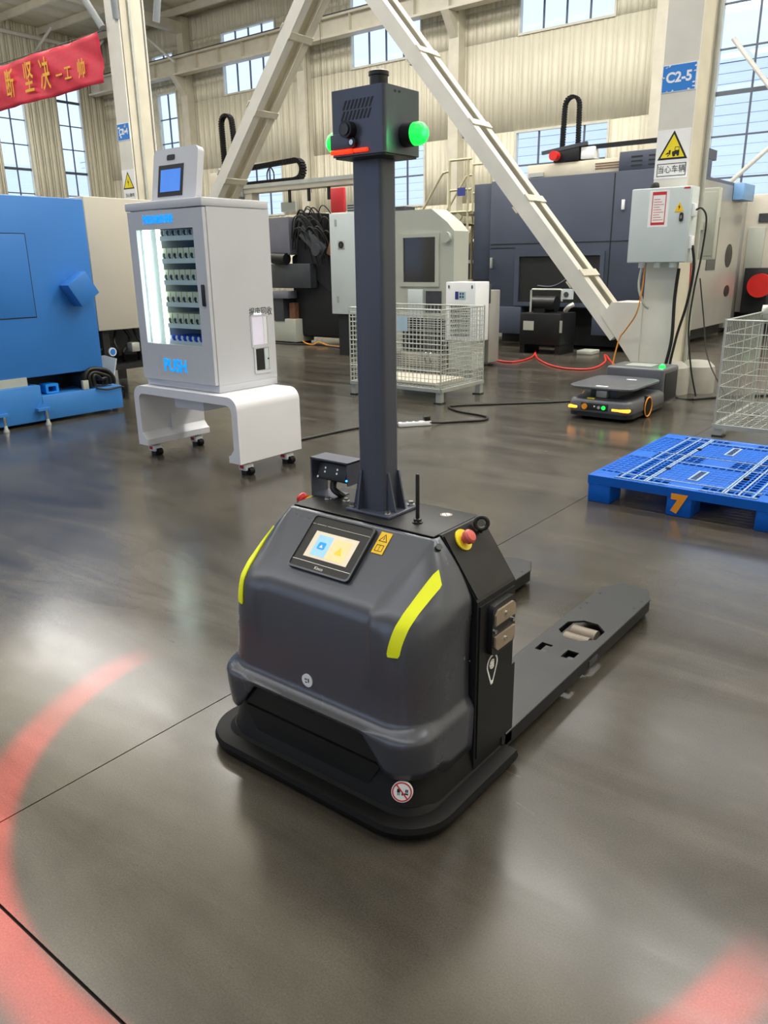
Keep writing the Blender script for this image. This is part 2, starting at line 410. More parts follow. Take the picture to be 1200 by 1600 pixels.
def window(w):
    global wn
    wn += 1
    ax, a0, a1, z0, z1, nc, nr = w
    if ax == 'b': T = lambda a, d, z: (a, WY+0.05-d, z)
    elif ax == 'r': T = lambda a, d, z: (a, -8.05+d, z)
    else: T = lambda a, d, z: (WX-0.05+d, a, z)
    def bx(b, p0, p1, d0, d1, q0, q1):
        A, C = T(p0, d0, q0), T(p1, d1, q1)
        b.box(min(A[0], C[0]), max(A[0], C[0]), min(A[1], C[1]), max(A[1], C[1]), q0, q1)
    b = B(); t = 0.055
    for p0, p1, q0, q1 in ((a0, a0+t, z0, z1), (a1-t, a1, z0, z1), (a0+t, a1-t, z0, z0+t), (a0+t, a1-t, z1-t, z1)): bx(b, p0, p1, -0.05, 0.09, q0, q1)
    root = b.build('window_%d' % wn, 'frame_l'); struct(root)
    cw = (a1-a0-2*t)/nc; rh = (z1-z0-2*t)/nr
    for i in range(1, nc):
        b = B(); c = a0+t+cw*i; bx(b, c-0.018, c+0.018, -0.02, 0.03, z0+t, z1-t); b.build('mullion', 'frame', root)
    for j in range(1, nr):
        thick = 0.045 if (nr > 3 and j % 3 == 0) else 0.018
        b = B(); c = z0+t+rh*j; bx(b, a0+t, a1-t, -0.015, 0.025, c-thick, c+thick); b.build('transom', 'frame', root)
    for i in range(nc):
        for j in range(nr):
            b = B(); bx(b, a0+t+cw*i+0.004, a0+t+cw*(i+1)-0.004, 0.0, 0.008, z0+t+rh*j+0.004, z0+t+rh*(j+1)-0.004); b.build('pane', 'glass', root)
for w in BW+LW+RW: window(w)

# roof: sheets, purlins and rafters
ce = sroot('ceiling')
b = B()
def rz(y): return ROOFZ+0.1+(WY-y)*0.035
k = WX-0.2
while k < 9:
    k2 = min(k+1.0, 9.0)
    b.add([(k, -8, rz(-8)), (k+0.94, -8, rz(-8)), (k+0.94, WY+.2, rz(WY)), (k, WY+.2, rz(WY))], [(0, 1, 2, 3)])
    b.add([(k+0.94, -8, rz(-8)), (k+0.96, -8, rz(-8)-0.03), (k+0.96, WY+.2, rz(WY)-0.03), (k+0.94, WY+.2, rz(WY))], [(0, 1, 2, 3)])
    b.add([(k+0.96, -8, rz(-8)-.03), (k2, -8, rz(-8)), (k2, WY+.2, rz(WY)), (k+.96, WY+.2, rz(WY)-.03)], [(0, 1, 2, 3)])
    k = k2
o = b.build('roof_sheet', 'ceil', ce, fixn=False, ang=10, flat=True); md = o.modifiers.new('t', 'SOLIDIFY'); md.thickness = 0.12; md.offset = 0
for yy in [19.2, 17.6, 16.0, 14.4, 12.8, 11.2, 9.6, 8.0]:
    B().box(WX, 8, yy-0.04, yy+0.04, rz(yy)-0.27, rz(yy)-0.05).build('purlin', 'steel_t', ce)
for xx in (-24.1, -18.5, -12.9, -7.3, -1.7):
    B().add([(xx+dx, y, rz(y)-dz) for y in (-7.9, WY-0.3) for dx, dz in ((-.13, .3), (.13, .3), (.13, .62), (-.13, .62))], [(0, 1, 2, 3), (4, 5, 6, 7), (0, 1, 5, 4), (1, 2, 6, 5), (2, 3, 7, 6), (3, 0, 4, 7)]).build('rafter', 'steel_t', ce)
for yy in (12.5, 15.0, 17.3, 19.3):
    B().tube([(WX+0.1, yy, 8.7), (WX+1.5, yy, rz(yy)-0.3)], 0.045, 8, 1).build('tie_rod', 'steel_w', ce)
tag(B().tube([(-25.25, 19.0, 9.01), (-23.64, 19.0, 7.9)], .045, 8, 1).build('tie_bar', 'steel_w'), 'thin cream tie bar slanting above the narrow window by the left column', 'bar')
o = B().tube([(WX+0.35, 4.0, 9.2), (WX+0.35, WY-0.1, 9.2)], 0.07, 10, 1).build('trim_1', 'steel_w'); struct(o)

# wall posts, crane beam, brackets
for i, xx in enumerate((-24.1, -18.5, -12.9, -7.3)):
    o = B().box(xx-0.16, xx+0.16, WY-0.34, WY-0.03, 0, ROOFZ).build('wall_post', 'steel_t')
    tag(o, ['cream wall post farthest left on the back wall', 'cream wall post just left of the robot head on the back wall', 'cream wall post right of the robot head, by the long brace', 'cream wall post hidden mostly by the numbered column'][i], 'post', 'back wall posts')
cb = thing('crane_beam', 'long cream steel runway beam across the upper back wall', 'beam', (-15, 19.4, 7.6))
B().box(WX+.3, 8, 19.38, 19.42, 7.66, 8.1).build('web', 'steel_t', cb)
B().box(WX+.3, 8, 19.24, 19.56, 7.6, 7.66).build('bottom_flange', 'steel_t', cb)
B().box(WX+.3, 8, 19.24, 19.56, 8.1, 8.16).build('top_flange', 'steel_t', cb)
B().box(WX+.3, 8, 19.37, 19.43, 8.16, 8.24).build('crane_rail', 'darkgrey', cb)
st = B(); st.box(-.008, .008, 19.26, 19.38, 7.66, 8.1); st0 = None
for k in range(34):
    xx = WX+1+k*1.12
    if st0 is None: st0 = st.build('stiffener', 'steel_t', cb); st0.location.x += xx
    else:
        c = st0.copy(); COL.objects.link(c); c.location.x = xx
for i, xx in enumerate((-24.1, -18.5, -12.9, -7.3)):
    B().prism([(19.2, 7.59), (19.68, 7.59), (19.68, 7.0)], lambda a, c, d, xx=xx: (xx-0.12+d, a, c), 0, .24).build('bracket', 'steel_t', cb)

# neighbouring building seen through the windows
nb = thing('neighbouring_building', 'pale factory building outside, seen through the windows', 'building', (-16, 38, 0))
b = B()
for k in range(24): b.box(-60, 16, 38.0, 38.2, k*0.4, k*0.4+0.37)
b.build('siding_wall', 'siding', nb)
B().box(-60, 16, 37.9, 38.3, 9.2, 9.6).build('parapet', 'siding', nb)
B().box(-48.2, -48, 0, 37.8, 0, 7.2).build('siding_wall', 'siding', nb)

# ------------------------------------------------------------------ columns
def hcolumn(name, label, xc, y0, ztop=9.6):
    t = thing(name, label, 'column', (xc, y0+.25, 0), 'steel hall columns')
    hw = 0.17
    B().box(xc-hw, xc+hw, y0, y0+0.022, 0.02, ztop).build('flange', 'steel_w', t)
    B().box(xc-hw, xc+hw, y0+0.478, y0+0.5, 0.02, ztop).build('flange', 'steel_w', t)
    B().box(xc-0.008, xc+0.008, y0+0.022, y0+0.478, 0.02, ztop).build('web', 'steel_t', t)
    B().box(xc-hw+0.01, xc+hw-0.012, y0+0.05, y0+0.45, 0.02, ztop).build('web_casing', 'steel_t', t)
    B().box(xc-0.26, xc+0.26, y0-0.09, y0+0.59, 0, 0.02).build('base_plate', 'steel_w', t)
    return t
CX, CY = -2.945, 8.5
c1 = hcolumn('steel_column', 'white steel column carrying the C2-5 sign and the grey electrical box', CX, CY)
LX = -12.03
c2 = hcolumn('steel_column', 'white steel column behind the vending cabinet, with a red banner tied to it', LX, CY)
for sx, oy in ((-0.42, 0.02), (0.14, 0.0), (0.52, 0.5)):
    pass
# grey tubular knee struts on the left column
for p0, p1, lb in (((LX-0.2, 8.45, 5.02), (LX-0.95, 8.3, 6.1), 'left'), ((LX+0.12, 8.5, 5.1), (LX+0.32, 8.3, 6.3), 'mid'), ((LX+0.78, 8.75, 5.0), (LX+1.15, 8.7, 6.1), 'right')):
    B().tube([p0, p1], 0.055, 12, 1).build('strut', 'greytube', c2)
B().tube([(LX+0.185, 8.70, 0.3), (LX+0.185, 8.70, 7.5)], 0.022, 8, 1).build('conduit', 'zinc', c2)
B().tube([(CX+0.20, 8.93, 0.2), (CX+0.20, 8.93, 8.0)], 0.02, 8, 1).build('conduit', 'zinc', c1)
# bracing gusset at the foot of column C2-5
B().prism([(CX-.17, .28), (CX-.17, 0.95), (CX-.52, 0.95), (CX-.62, 0.80), (CX-.22, .28)], FXZ(8.5), -0.45, 0.012).build('gusset', 'steel_w', c1)
B().prism([(LX+.17, .28), (LX+.17, 0.95), (LX+.52, 0.95), (LX+.62, 0.80), (LX+.22, .28)], FXZ(8.5), -0.45, 0.012).build('gusset', 'steel_w', c2)
for k, (dx, r) in enumerate(((0.12, 0.21), (0.34, 0.19))):
    B().lathe((CX+dx+.02, 8.62+0.24*k, 0.0), (0, 0, 1), [(r, 0), (r, 0.2), (r*.93, .28), (r*.6, .335), (0.02, .34)], 28).build('foot_guard', 'concrete', c1)

def brace(label, xa, za, xb, zb, side, batt):
    """two channels side by side (front, back) tied by batten plates"""
    t = thing('diagonal_brace', label, 'brace', (xa, 8.75, za), 'diagonal bracing')
    p, q = Vector((xa, 0, za)), Vector((xb, 0, zb)); d = (q-p).normalized(); L = (q-p).length
    n = Vector((-d.z, 0, d.x)); n = n if n.z > 0 else -n     # upward normal
    hw = 0.088
    for y0, y1, fy in ((8.50, 8.515, 1), (8.90, 8.915, -1)):
        b = B(); cs = []
        for s in (p, q):
            cs += [s-n*hw, s+n*hw]
        b.add([(c.x, y, c.z) for y in (y0, y1) for c in cs], [(0, 1, 3, 2), (4, 6, 7, 5), (0, 2, 6, 4), (1, 5, 7, 3), (0, 4, 5, 1), (2, 3, 7, 6)])
        for sg in (1, -1):
            lip = 0.11
            ya, yb = (y1, y1+lip) if fy > 0 else (y0-lip, y0)
            o1, o2 = n*hw*sg, n*(hw-0.014)*sg
            b.add([(s.x+o.x, y, s.z+o.z) for y in (ya, yb) for s in (p, q) for o in (o1, o2)], [(0, 1, 3, 2), (4, 6, 7, 5), (0, 2, 6, 4), (1, 5, 7, 3), (0, 4, 5, 1), (2, 3, 7, 6)])
        b.build('channel', 'steel_w' if fy > 0 else 'steel_t', t, ang=20)
    for f in batt:
        c = p+d*(L*f)
        for sg in (1, -1):
            b = B(); cc = c+n*(hw+0.004)*sg
            vs = [(cc+d*a+n*e*sg) for a in (-0.045, 0.045) for e in (0, 0.014)]
            b.add([(v.x, y, v.z) for y in (8.49, 8.925) for v in vs], [(0, 1, 3, 2), (4, 6, 7, 5), (0, 2, 6, 4), (1, 5, 7, 3), (0, 4, 5, 1), (2, 3, 7, 6)])
            b.build('batten_plate', 'steel_t', t)
    return t
br1 = brace('long white diagonal brace running down to the foot of the numbered column', -3.388, 0.596, -7.278, 5.036, 1, (0.135, 0.32, 0.515, 0.71, 0.90))
brace('white diagonal brace rising behind the vending cabinet', -11.648, 0.425, -7.578, 5.085, -1, (0.12, 0.3, 0.48, 0.66, 0.84))
B().box(-7.9, -6.9, 8.46, 8.95, 5.12, 5.45).build('node_plate', 'steel_w', br1)

# ------------------------------------------------------------------ signs on the columns
def vwarn(root, xc, z0, h, y, pict):
    w = h*1.12
    tri = [(xc-w/2, z0), (xc+w/2, z0), (xc, z0+h)]
    B().prism(tri, FXZ(y), 0, 0.002).build('triangle_border', 'black', root)
    B().prism(scale_poly(tri, 0.80), FXZ(y), 0.002, 0.0032).build('triangle_field', 'ysign', root)
    b = B(); F = FXZ(y)
    if pict == 'car':
        s = h
        b.prism([(xc-.02*s, z0+.17*s), (xc+.24*s, z0+.17*s), (xc+.25*s, z0+.30*s), (xc+.12*s, z0+.30*s), (xc-.02*s, z0+.27*s)], F, .0032, .0042)
        b.ringprism(rrect(xc+.155*s, z0+.36*s, .17*s, .14*s, .02*s, 2), rrect(xc+.155*s, z0+.36*s, .13*s, .10*s, .015*s, 2), F, .0032, .0042)
        b.prism(circ(xc+.05*s, z0+.15*s, .055*s, 14), F, .0034, .0046)
        b.prism(circ(xc+.20*s, z0+.15*s, .045*s, 14), F, .0034, .0046)
        b.prism(circ(xc-.10*s, z0+.30*s, .03*s, 10), F, .0034, .0044)
        for q in ([(-.2, .22), (-.08, .27), (-.08, .23), (-.2, .18)], [(-.16, .31), (-.1, .17), (-.07, .18), (-.13, .32)], [(-.26, .2), (-.17, .26), (-.15, .23), (-.25, .17)], [(-.2, .12), (-.12, .2), (-.1, .18), (-.17, .1)]):
            b.prism([(xc+a*s, z0+c*s) for a, c in q], F, .0034, .0044)
    else:
        s = h
        b.prism([(xc+.02*s, z0+.62*s), (xc-.08*s, z0+.36*s), (xc-.005*s, z0+.38*s), (xc-.03*s, z0+.15*s), (xc+.08*s, z0+.43*s), (xc+.01*s, z0+.41*s)], F, .0032, .0044)
    b.build('pictogram', 'black', root)
s1 = thing('column_number_sign', 'blue C2-5 sign with worn white edges on the column', 'sign', (CX, 8.49, 3.07))
B().box(CX-.175, CX+.17, 8.495, 8.4995, 2.955, 3.2).build('backing', 'white', s1)
B().box(CX-.165, CX+.155, 8.4935, 8.495, 2.962, 3.193).build('blue_field', 'signblue', s1)
text('lettering', 'C2-5', 'white', s1, 0.125, TF(CX-.005, 8.4925, 3.08), bold=0.004)
b = B(); rr = random.Random(3)
for a, c in ((-.1, 3.187), (-.13, 3.18), (.142, 3.16), (.148, 3.12), (.14, 3.02), (-.06, 2.968), (-.11, 2.965), (.1, 2.966), (-.16, 3.09), (.15, 2.985)):
    b.prism([(CX+a+rr.uniform(-.012, .012)+0.016*cos(t)*rr.uniform(.4, 1.1), c+0.012*sin(t)*rr.uniform(.4, 1)) for t in [k*pi/4 for k in range(8)]], FXZ(8.4925), 0, .0006)
b.build('chipped_paint', 'white', s1)
s2 = thing('vehicle_warning_sign', 'white panel with yellow triangle warning of vehicles, on the numbered column', 'sign', (CX, 8.49, 2.4))
B().box(CX-.17, CX+.165, 8.496, 8.4995, 2.17, 2.62).build('panel', 'paper', s2)
vwarn(s2, CX, 2.345, 0.265, 8.496, 'car')
B().ringprism([(CX-.145, 2.19), (CX+.145, 2.19), (CX+.145, 2.31), (CX-.145, 2.31)], [(CX-.138, 2.197), (CX+.138, 2.197), (CX+.138, 2.303), (CX-.138, 2.303)], FXZ(8.496), 0, .0012).build('text_border', 'black', s2)
text('lettering', '当心车辆', 'black', s2, 0.076, TF(CX, 8.4945, 2.25), sx=0.92)
s3 = thing('column_number_sign', 'worn blue number sign on the column behind the vending cabinet', 'sign', (LX, 8.49, 3.5))
B().box(LX-.17, LX+.17, 8.495, 8.4995, 3.37, 3.63).build('backing', 'white', s3)
B().box(LX-.16, LX+.155, 8.4935, 8.495, 3.38, 3.62).build('blue_field', 'signblue', s3)
text('lettering', 'C2-4', 'white', s3, 0.12, TF(LX, 8.4925, 3.5), bold=0.004)
b = B()
for k in range(9):
    a, c = rr.uniform(-.15, .15), rr.uniform(3.39, 3.6)
    b.prism([(LX+a+0.03*cos(t)*rr.uniform(.4, 1.1), c+0.025*sin(t)*rr.uniform(.4, 1)) for t in [q*pi/4 for q in range(8)]], FXZ(8.4925), 0, .0006)
b.build('chipped_paint', 'white', s3)
s4 = thing('electric_warning_sign', 'yellow lightning-bolt triangle over a small white text panel, behind the vending cabinet', 'sign', (LX, 8.49, 2.6))
B().box(LX-.17, LX+.17, 8.496, 8.4995, 2.44, 2.93).build('panel', 'paper', s4)
vwarn(s4, LX-.01, 2.63, 0.27, 8.496, 'bolt')
text('lettering', '当心触电', 'black', s4, 0.068, TF(LX, 8.4945, 2.53), sx=0.92)

# ------------------------------------------------------------------ red banner
bn = thing('banner', 'red cloth banner with gold characters tied to the left column', 'banner', (-15, 8.5, 4.26))
b = B(); nx, nz = 60, 10; x0, x1 = -19.5, -12.3
def bpt(i, j):
    x = x0+(x1-x0)*i/nx; z = 4.25+(4.97-4.25)*j/nz
    return (x, 8.42+0.025*sin(x*3.1+j*.5)+0.012*sin(x*9+j*1.4), z-0.03*sin(pi*(x-x0)/(x1-x0)))
b.add([bpt(i, j) for i in range(nx+1) for j in range(nz+1)], [(i*(nz+1)+j, (i+1)*(nz+1)+j, (i+1)*(nz+1)+j+1, i*(nz+1)+j+1) for i in range(nx) for j in range(nz)])
o = b.build('cloth', 'banner', bn, ang=60); md = o.modifiers.new('t', 'SOLIDIFY'); md.thickness = 0.003
for ch, xx, zz, sz, k in (('果', -15.78, 4.56, .50, .62), ('断', -15.16, 4.56, .50, .62), ('坚', -14.50, 4.58, .54, .62), ('决', -13.96, 4.56, .54, .62), ('一', -13.52, 4.50, .22, .9), ('工', -13.25, 4.50, .24, .9), ('帅', -12.84, 4.50, .30, .8)):
    text('lettering', ch, 'gold', bn, sz, TF(xx, 8.375, zz), sx=k, bold=.004)
B().tube([(x0, 8.42, 4.965), (x1, 8.45, 4.985), (LX-.17, 8.52, 5.0)], 0.006, 6, 1).build('top_cord', 'cable', bn)

# ------------------------------------------------------------------ electrical box on the column
eb = thing('electrical_box', 'pale grey electrical box mounted low on the numbered column', 'electrical box', (CX, 8.37, 1.36))
B().box(-3.24, -2.64, 8.275, 8.50, 1.36, 2.07, bev=0.008).build('cabinet', 'boxgrey', eb)
dr = B().box(-3.235, -2.645, 8.252, 8.273, 1.365, 2.065, bev=0.006).build('door', 'boxgrey', eb)
B().prism(rrect(-2.715, 1.785, .035, .085, .016, 4), FXZ(8.252), 0, .016).build('lock', 'blackp', dr)
B().prism(rrect(-2.715, 1.785, .012, .03, .004, 3), FXZ(8.236), 0, .006).build('lock_barrel', 'brass', dr)
B().box(-3.05, -2.85, 8.2505, 8.252, 1.70, 2.045).build('notice_sheet', 'paper', dr)
b = B(); F = FXZ(8.2505)
b.ringprism([(-3.02, 1.72), (-2.88, 1.72), (-2.88, 2.03), (-3.02, 2.03)], [(-3.012, 1.745), (-2.888, 1.745), (-2.888, 2.0), (-3.012, 2.0)], F, 0, .001)
b.build('notice_border', 'redp', dr)
b = B()
for k in range(9): b.box(-3.0, -2.9-0.02*(k % 3), 8.2495, 8.2505, 1.765+k*.024, 1.771+k*.024)
b.build('notice_lines', 'salmon', dr)
tri = [(-2.79, 1.835), (-2.70, 1.835), (-2.745, 1.93)]
B().prism(tri, F, 0, .0015).build('warning_triangle', 'ylabel', dr)
B().prism([(-2.742, 1.905), (-2.757, 1.878), (-2.747, 1.878), (-2.752, 1.848), (-2.733, 1.884), (-2.743, 1.884)], F, .0015, .0022).build('bolt_symbol', 'black', dr)
B().prism([(-2.72, 2.045), (-2.65, 2.045), (-2.66, 2.06), (-2.71, 2.06)], F, 0, .001).build('red_sticker', 'redp', dr)
for k, xx in enumerate((-3.12, -2.96, -2.80)):
    B().cyl((xx, 8.38, 1.36), (xx, 8.38, 1.31), .035, 16).build('cable_gland', 'white', eb)
B().lathe((-3.06, 8.4, 2.07), (0, 0, 1), [(.045, 0), (.045, .03), (.035, .055), (.01, .065)], 18).build('top_gland', 'blackp', eb)
for zz in (1.79, 1.49):
    o = tag(B().box(-2.64, -2.61, 8.30, 8.38, zz, zz+.12, bev=.006).build('wall_socket', 'white'), 'small white socket box on the %s side of the electrical box' % ('upper right' if zz > 1.6 else 'lower right'), 'socket', 'socket boxes')
def cable(name, label, pts, r, m='cable', sub=6, group='cables'):
    o = B().tube(pts, r, 8, sub).build(name, m); return tag(o, label, 'cable', group)
cable('power_cable', 'grey conduit looping under the electrical box to the column', [(-3.12, 8.38, 1.31), (-3.13, 8.37, 1.12), (-3.06, 8.36, .95), (-3.02, 8.40, .90)], .014, 'zinc')
cable('power_cable', 'orange cable hanging from the electrical box down the brace foot', [(-3.08, 8.36, 1.33), (-3.08, 8.34, 1.1), (-3.12, 8.34, .85), (-3.26, 8.42, .66), (-3.33, 8.44, .55), (-3.36, 8.35, .2), (-3.38, 8.3, .01)], .008, 'orgcable')
cable('power_cable', 'thick black cable tied against the column below the electrical box', [(-2.74, 8.40, 1.3), (-2.76, 8.42, 1.0), (-2.75, 8.42, .6), (-2.79, 8.42, .3), (-2.80, 8.40, .05)], .018)
cable('power_cable', 'black cable hanging from the lower socket beside the column', [(-2.61, 8.34, 1.52), (-2.58, 8.36, 1.3), (-2.62, 8.38, .95), (-2.70, 8.40, .6), (-2.74, 8.40, .2), (-2.60, 8.3, .012), (-2.42, 8.25, .012)], .014)
cable('power_cable', 'black cable looping out of the upper socket beside the column', [(-2.61, 8.34, 1.85), (-2.55, 8.33, 1.86), (-2.50, 8.34, 1.75), (-2.52, 8.36, 1.4), (-2.56, 8.38, 1.1), (-2.58, 8.4, .7), (-2.52, 8.42, .3), (-2.45, 8.45, .012)], .009)
cable('power_cable', 'red cable hanging beside the column with the black cables', [(-2.64, 8.45, 1.35), (-2.62, 8.42, 1.1), (-2.64, 8.42, .9), (-2.68, 8.42, .7)], .007, 'redcable')
cable('power_cable', 'thin grey cable sagging from the column to the wire cage', [(-2.58, 8.6, 1.2), (-2.50, 8.6, .8), (-2.40, 8.5, .45), (-2.2, 8.3, .2), (-2.0, 8.2, .012), (-1.8, 8.25, .012)], .007)
cable('power_cable', 'black cable lying across the floor behind the wire cage', [(-2.42, 8.25, .012), (-2.2, 8.6, .012), (-1.9, 8.9, .012), (-1.5, 9.3, .012), (-1.1, 9.2, .012)], .014)

jb = thing('junction_cabinet', 'pale grey-green junction cabinet half hidden behind the electrical box', 'cabinet', (-2.85, 9.7, 1.38))
B().box(-3.02, -2.77, 9.6, 9.72, 1.38, 2.14, bev=.008).build('cabinet_body', 'greyg', jb)
B().box(-2.98, -2.90, 9.0, 9.6, 1.7, 1.78).build('bracket', 'greyg', jb)
B().box(-3.0, -2.79, 9.592, 9.6, 1.42, 2.10, bev=.004).build('door', 'greyg', jb)
# ------------------------------------------------------------------ floor cables and power strip
cable('extension_lead', 'black lead running from the vending cart to the white power strip', [(-4.62, 4.0, .06), (-4.50, 4.35, .012), (-4.44, 4.58, .011), (-4.36, 5.19, .011), (-4.16, 5.46, .011), (-4.10, 5.50, .03)], .011)
cable('extension_lead', 'black lead curling on the floor from the power strip past the mesh cage', [(-3.92, 5.66, .03), (-3.88, 5.80, .011), (-3.77, 5.94, .011), (-3.63, 6.12, .011), (-3.72, 6.28, .011), (-4.05, 6.35, .011), (-4.27, 6.50, .011), (-4.2, 6.66, .011), (-3.84, 7.02, .011), (-3.37, 7.52, .011), (-3.1, 8.0, .011)], .011)
ps = thing('power_strip', 'white power strip lying on the floor right of the mast', 'power strip', (-4.02, 5.57, 0))
b = B(); b.M = TX((-4.02, 5.57, 0), (.62, .78, 0), (-.78, .62, 0)); b.box(-.15, .15, -.028, .028, 0.002, .042, bev=.008); b.build('body', 'white', ps)
b = B(); b.M = TX((-3.95, 5.66, 0), (.62, .78, 0), (-.78, .62, 0)); b.box(-.03, .03, -.022, .022, .043, .085, bev=.008); b.build('plug', 'blackp', ps)
for k in range(3):
    b = B(); b.M = TX((-4.02, 5.57, 0), (.62, .78, 0), (-.78, .62, 0)); b.box(-.12+.06*k, -.08+.06*k, -.016, .016, .042, .0435); b.build('outlet', 'darkgrey', ps)
cable('air_hose', 'red hose lying in shallow scallops on the floor before the dark machine', [(-6.2, 10.6, .012), (-5.94, 10.21, .012), (-5.51, 10.02, .012), (-5.55, 10.7, .012), (-6.0, 11.70, .012), (-6.02, 11.72, .012), (-5.4, 10.6, .012), (-4.72, 9.85, .012), (-4.28, 9.89, .012), (-4.40, 10.7, .012), (-4.72, 11.45, .012), (-4.70, 11.47, .012), (-4.35, 10.8, .012), (-4.04, 10.28, .012), (-3.85, 10.0, .012)], .013, 'redcable', 5)

# ================================================================== THE MAST ROBOT
UC = -1.32
rb = thing('autonomous_pallet_truck', 'charcoal self-driving pallet truck with tall sensor mast in the foreground', 'pallet truck', (UC, 1.6, 0))
KEYS = [(.13, .368, 1.318, .10), (.25, .372, 1.310, .10), (.264, .368, 1.316, .10), (.278, .360, 1.336, .095), (.290, .355, 1.344, .10), (.42, .353, 1.352, .11),
        (.50, .356, 1.360, .13), (.54, .359, 1.366, .15), (.565, .358, 1.382, .16), (.59, .348, 1.410, .15), (.64, .320, 1.468, .11), (.70, .274, 1.536, .035), (.72, .256, 1.558, .012)]
def prof(z):
    ks = KEYS
    if z <= ks[0][0]: return ks[0][1:]
    if z >= ks[-1][0]: return ks[-1][1:]
    n = len(ks)
    for i in range(n-1):
        if ks[i][0] <= z <= ks[i+1][0]:
            h = ks[i+1][0]-ks[i][0]; t = (z-ks[i][0])/h; out = []
            for c in (1, 2, 3):
                def sl(j): return (ks[j+1][c]-ks[j][c])/(ks[j+1][0]-ks[j][0])
                def tan(j):
                    if j == 0: return sl(0)
                    if j == n-1: return sl(n-2)
                    a, b2 = sl(j-1), sl(j)
                    return 0 if a*b2 <= 0 else 2*a*b2/(a+b2)
                y0, y1 = ks[i][c], ks[i+1][c]; m0, m1 = tan(i)*h, tan(i+1)*h
                out.append((2*t**3-3*t*t+1)*y0+(t**3-2*t*t+t)*m0+(-2*t**3+3*t*t)*y1+(t**3-t*t)*m1)
            return out
SEAM = 1.585
def bulge(x, z):
    """the corners stand a little proud of the centre panel that carries the screen"""
    c = .185+max(0, z-.56)/.16*.065
    a = max(0.0, min(1.0, (abs(x)-c)/.022)); a = a*a*(3-2*a)
    k = max(0.0, min(1.0, (z-.36)/.14))*max(0.0, min(1.0, (.725-z)/.05))
    return .011*a*k
def outline(w, f, r, ns=5, na=12, nf=48, seam=SEAM, back=None):
    pts = []
    for i in range(ns): pts.append((-w, seam+(f+r-seam)*i/ns))
    for i in range(na): t = pi/2*i/na; pts.append((-w+r-r*cos(t), f+r-r*sin(t)))
    for i in range(nf): pts.append((-w+r+(2*w-2*r)*i/nf, f))
    for i in range(na): t = pi/2*i/na; pts.append((w-r+r*sin(t), f+r-r*cos(t)))
    for i in range(ns+1): pts.append((w, f+r+(seam-f-r)*i/ns))
    return pts
def zbot(x, y):
    a = abs(x)
    if y > 1.45: return .125
    if a < .20: return .245
    if a < .275: return .245+(a-.20)/.075*(.150-.245)
    return .150
zs = [.13, .16, .19, .215, .235, .25, .257, .264, .270, .276, .282, .288, .294, .305, .33, .36, .40, .44, .48, .51, .53, .545, .56, .57, .58, .595, .61, .63, .65, .67, .69, .705, .714, .72]
V = []
for z in zs:
    for x, y in outline(*prof(z)):
        zz = z
        if z < .265: zb = zbot(x, y); zz = zb+(z-.13)*(.265-zb)/.135
        V.append((UC+x, y-(bulge(x, z)*max(0, 1-(y-prof(z)[1])/max(prof(z)[2], .02))), zz))
n = len(V)//len(zs)
b = B(); b.add(V, [(k*n+i, k*n+i+1, (k+1)*n+i+1, (k+1)*n+i) for k in range(len(zs)-1) for i in range(n-1)])
cv = b.build('front_cover', 'cover', rb, fixn=False, ang=50)
md = cv.modifiers.new('thickness', 'SOLIDIFY'); md.thickness = 0.006; md.offset = -1
# black lower panel, chassis, rear housing
def loft(levels, name, m, seam, parent=rb, closed=True):
    V = []; 
    for z, w, f, r in levels: V += [(UC+x, y, z) for x, y in outline(w, f, r, seam=seam)]
    k = len(V)//len(levels); b = B()
    fs = [(a*k+i, a*k+(i+1) % k, (a+1)*k+(i+1) % k, (a+1)*k+i) for a in range(len(levels)-1) for i in range(k)]
    fs += [tuple(range(k))[::-1], tuple((len(levels)-1)*k+i for i in range(k))]
    b.add(V, fs); return b.build(name, m, parent, ang=40)
loft([(.045, .372, 1.318, .11), (.075, .366, 1.324, .11), (.16, .350, 1.338, .10), (.255, .345, 1.342, .09)], 'lower_panel', 'blackm', 1.76)
loft([(.245, .33, 1.365, .1), (.50, .33, 1.385, .12), (.60, .30, 1.44, .09), (.66, .262, 1.51, .05)], 'inner_frame', 'matt', 1.58)
# notch lip in the front and laser slot
B().prism([(UC-.26, .17), (UC+.26, .17), (UC+.20, .236), (UC-.20, .236)], FXZ(1.345), -.03, .014).build('scanner_window', 'blackp', rb)
B().prism([(UC-.20, .075), (UC+.20, .075), (UC+.25, .165), (UC-.25, .165)], FXZ(1.335), -.03, .008).build('front_plate', 'blackm', rb)
# bumper skirt
b = B(); P0 = []
def skirt(off): return outline(.405+off, 1.282-off, .125+off, seam=1.755)
lv = [(.018, -.004), (.012, 0.0), (.014, .012), (.032, .018), (.046, .012), (.05, 0.0), (.05, -.03), (.064, -.045)]
for z, o_ in lv: P0 += [(UC+x, y, z) for x, y in skirt(o_)]
k = len(P0)//len(lv)
b.add(P0, [(a*k+i, a*k+i+1, (a+1)*k+i+1, (a+1)*k+i) for a in range(len(lv)-1) for i in range(k-1)]+[tuple((len(lv)-1)*k+i for i in range(k)), tuple(range(k))[::-1]]+[tuple(a*k for a in range(len(lv))), tuple(a*k+k-1 for a in range(len(lv)))[::-1]])
b.build('bumper_skirt', 'matt', rb, ang=40)
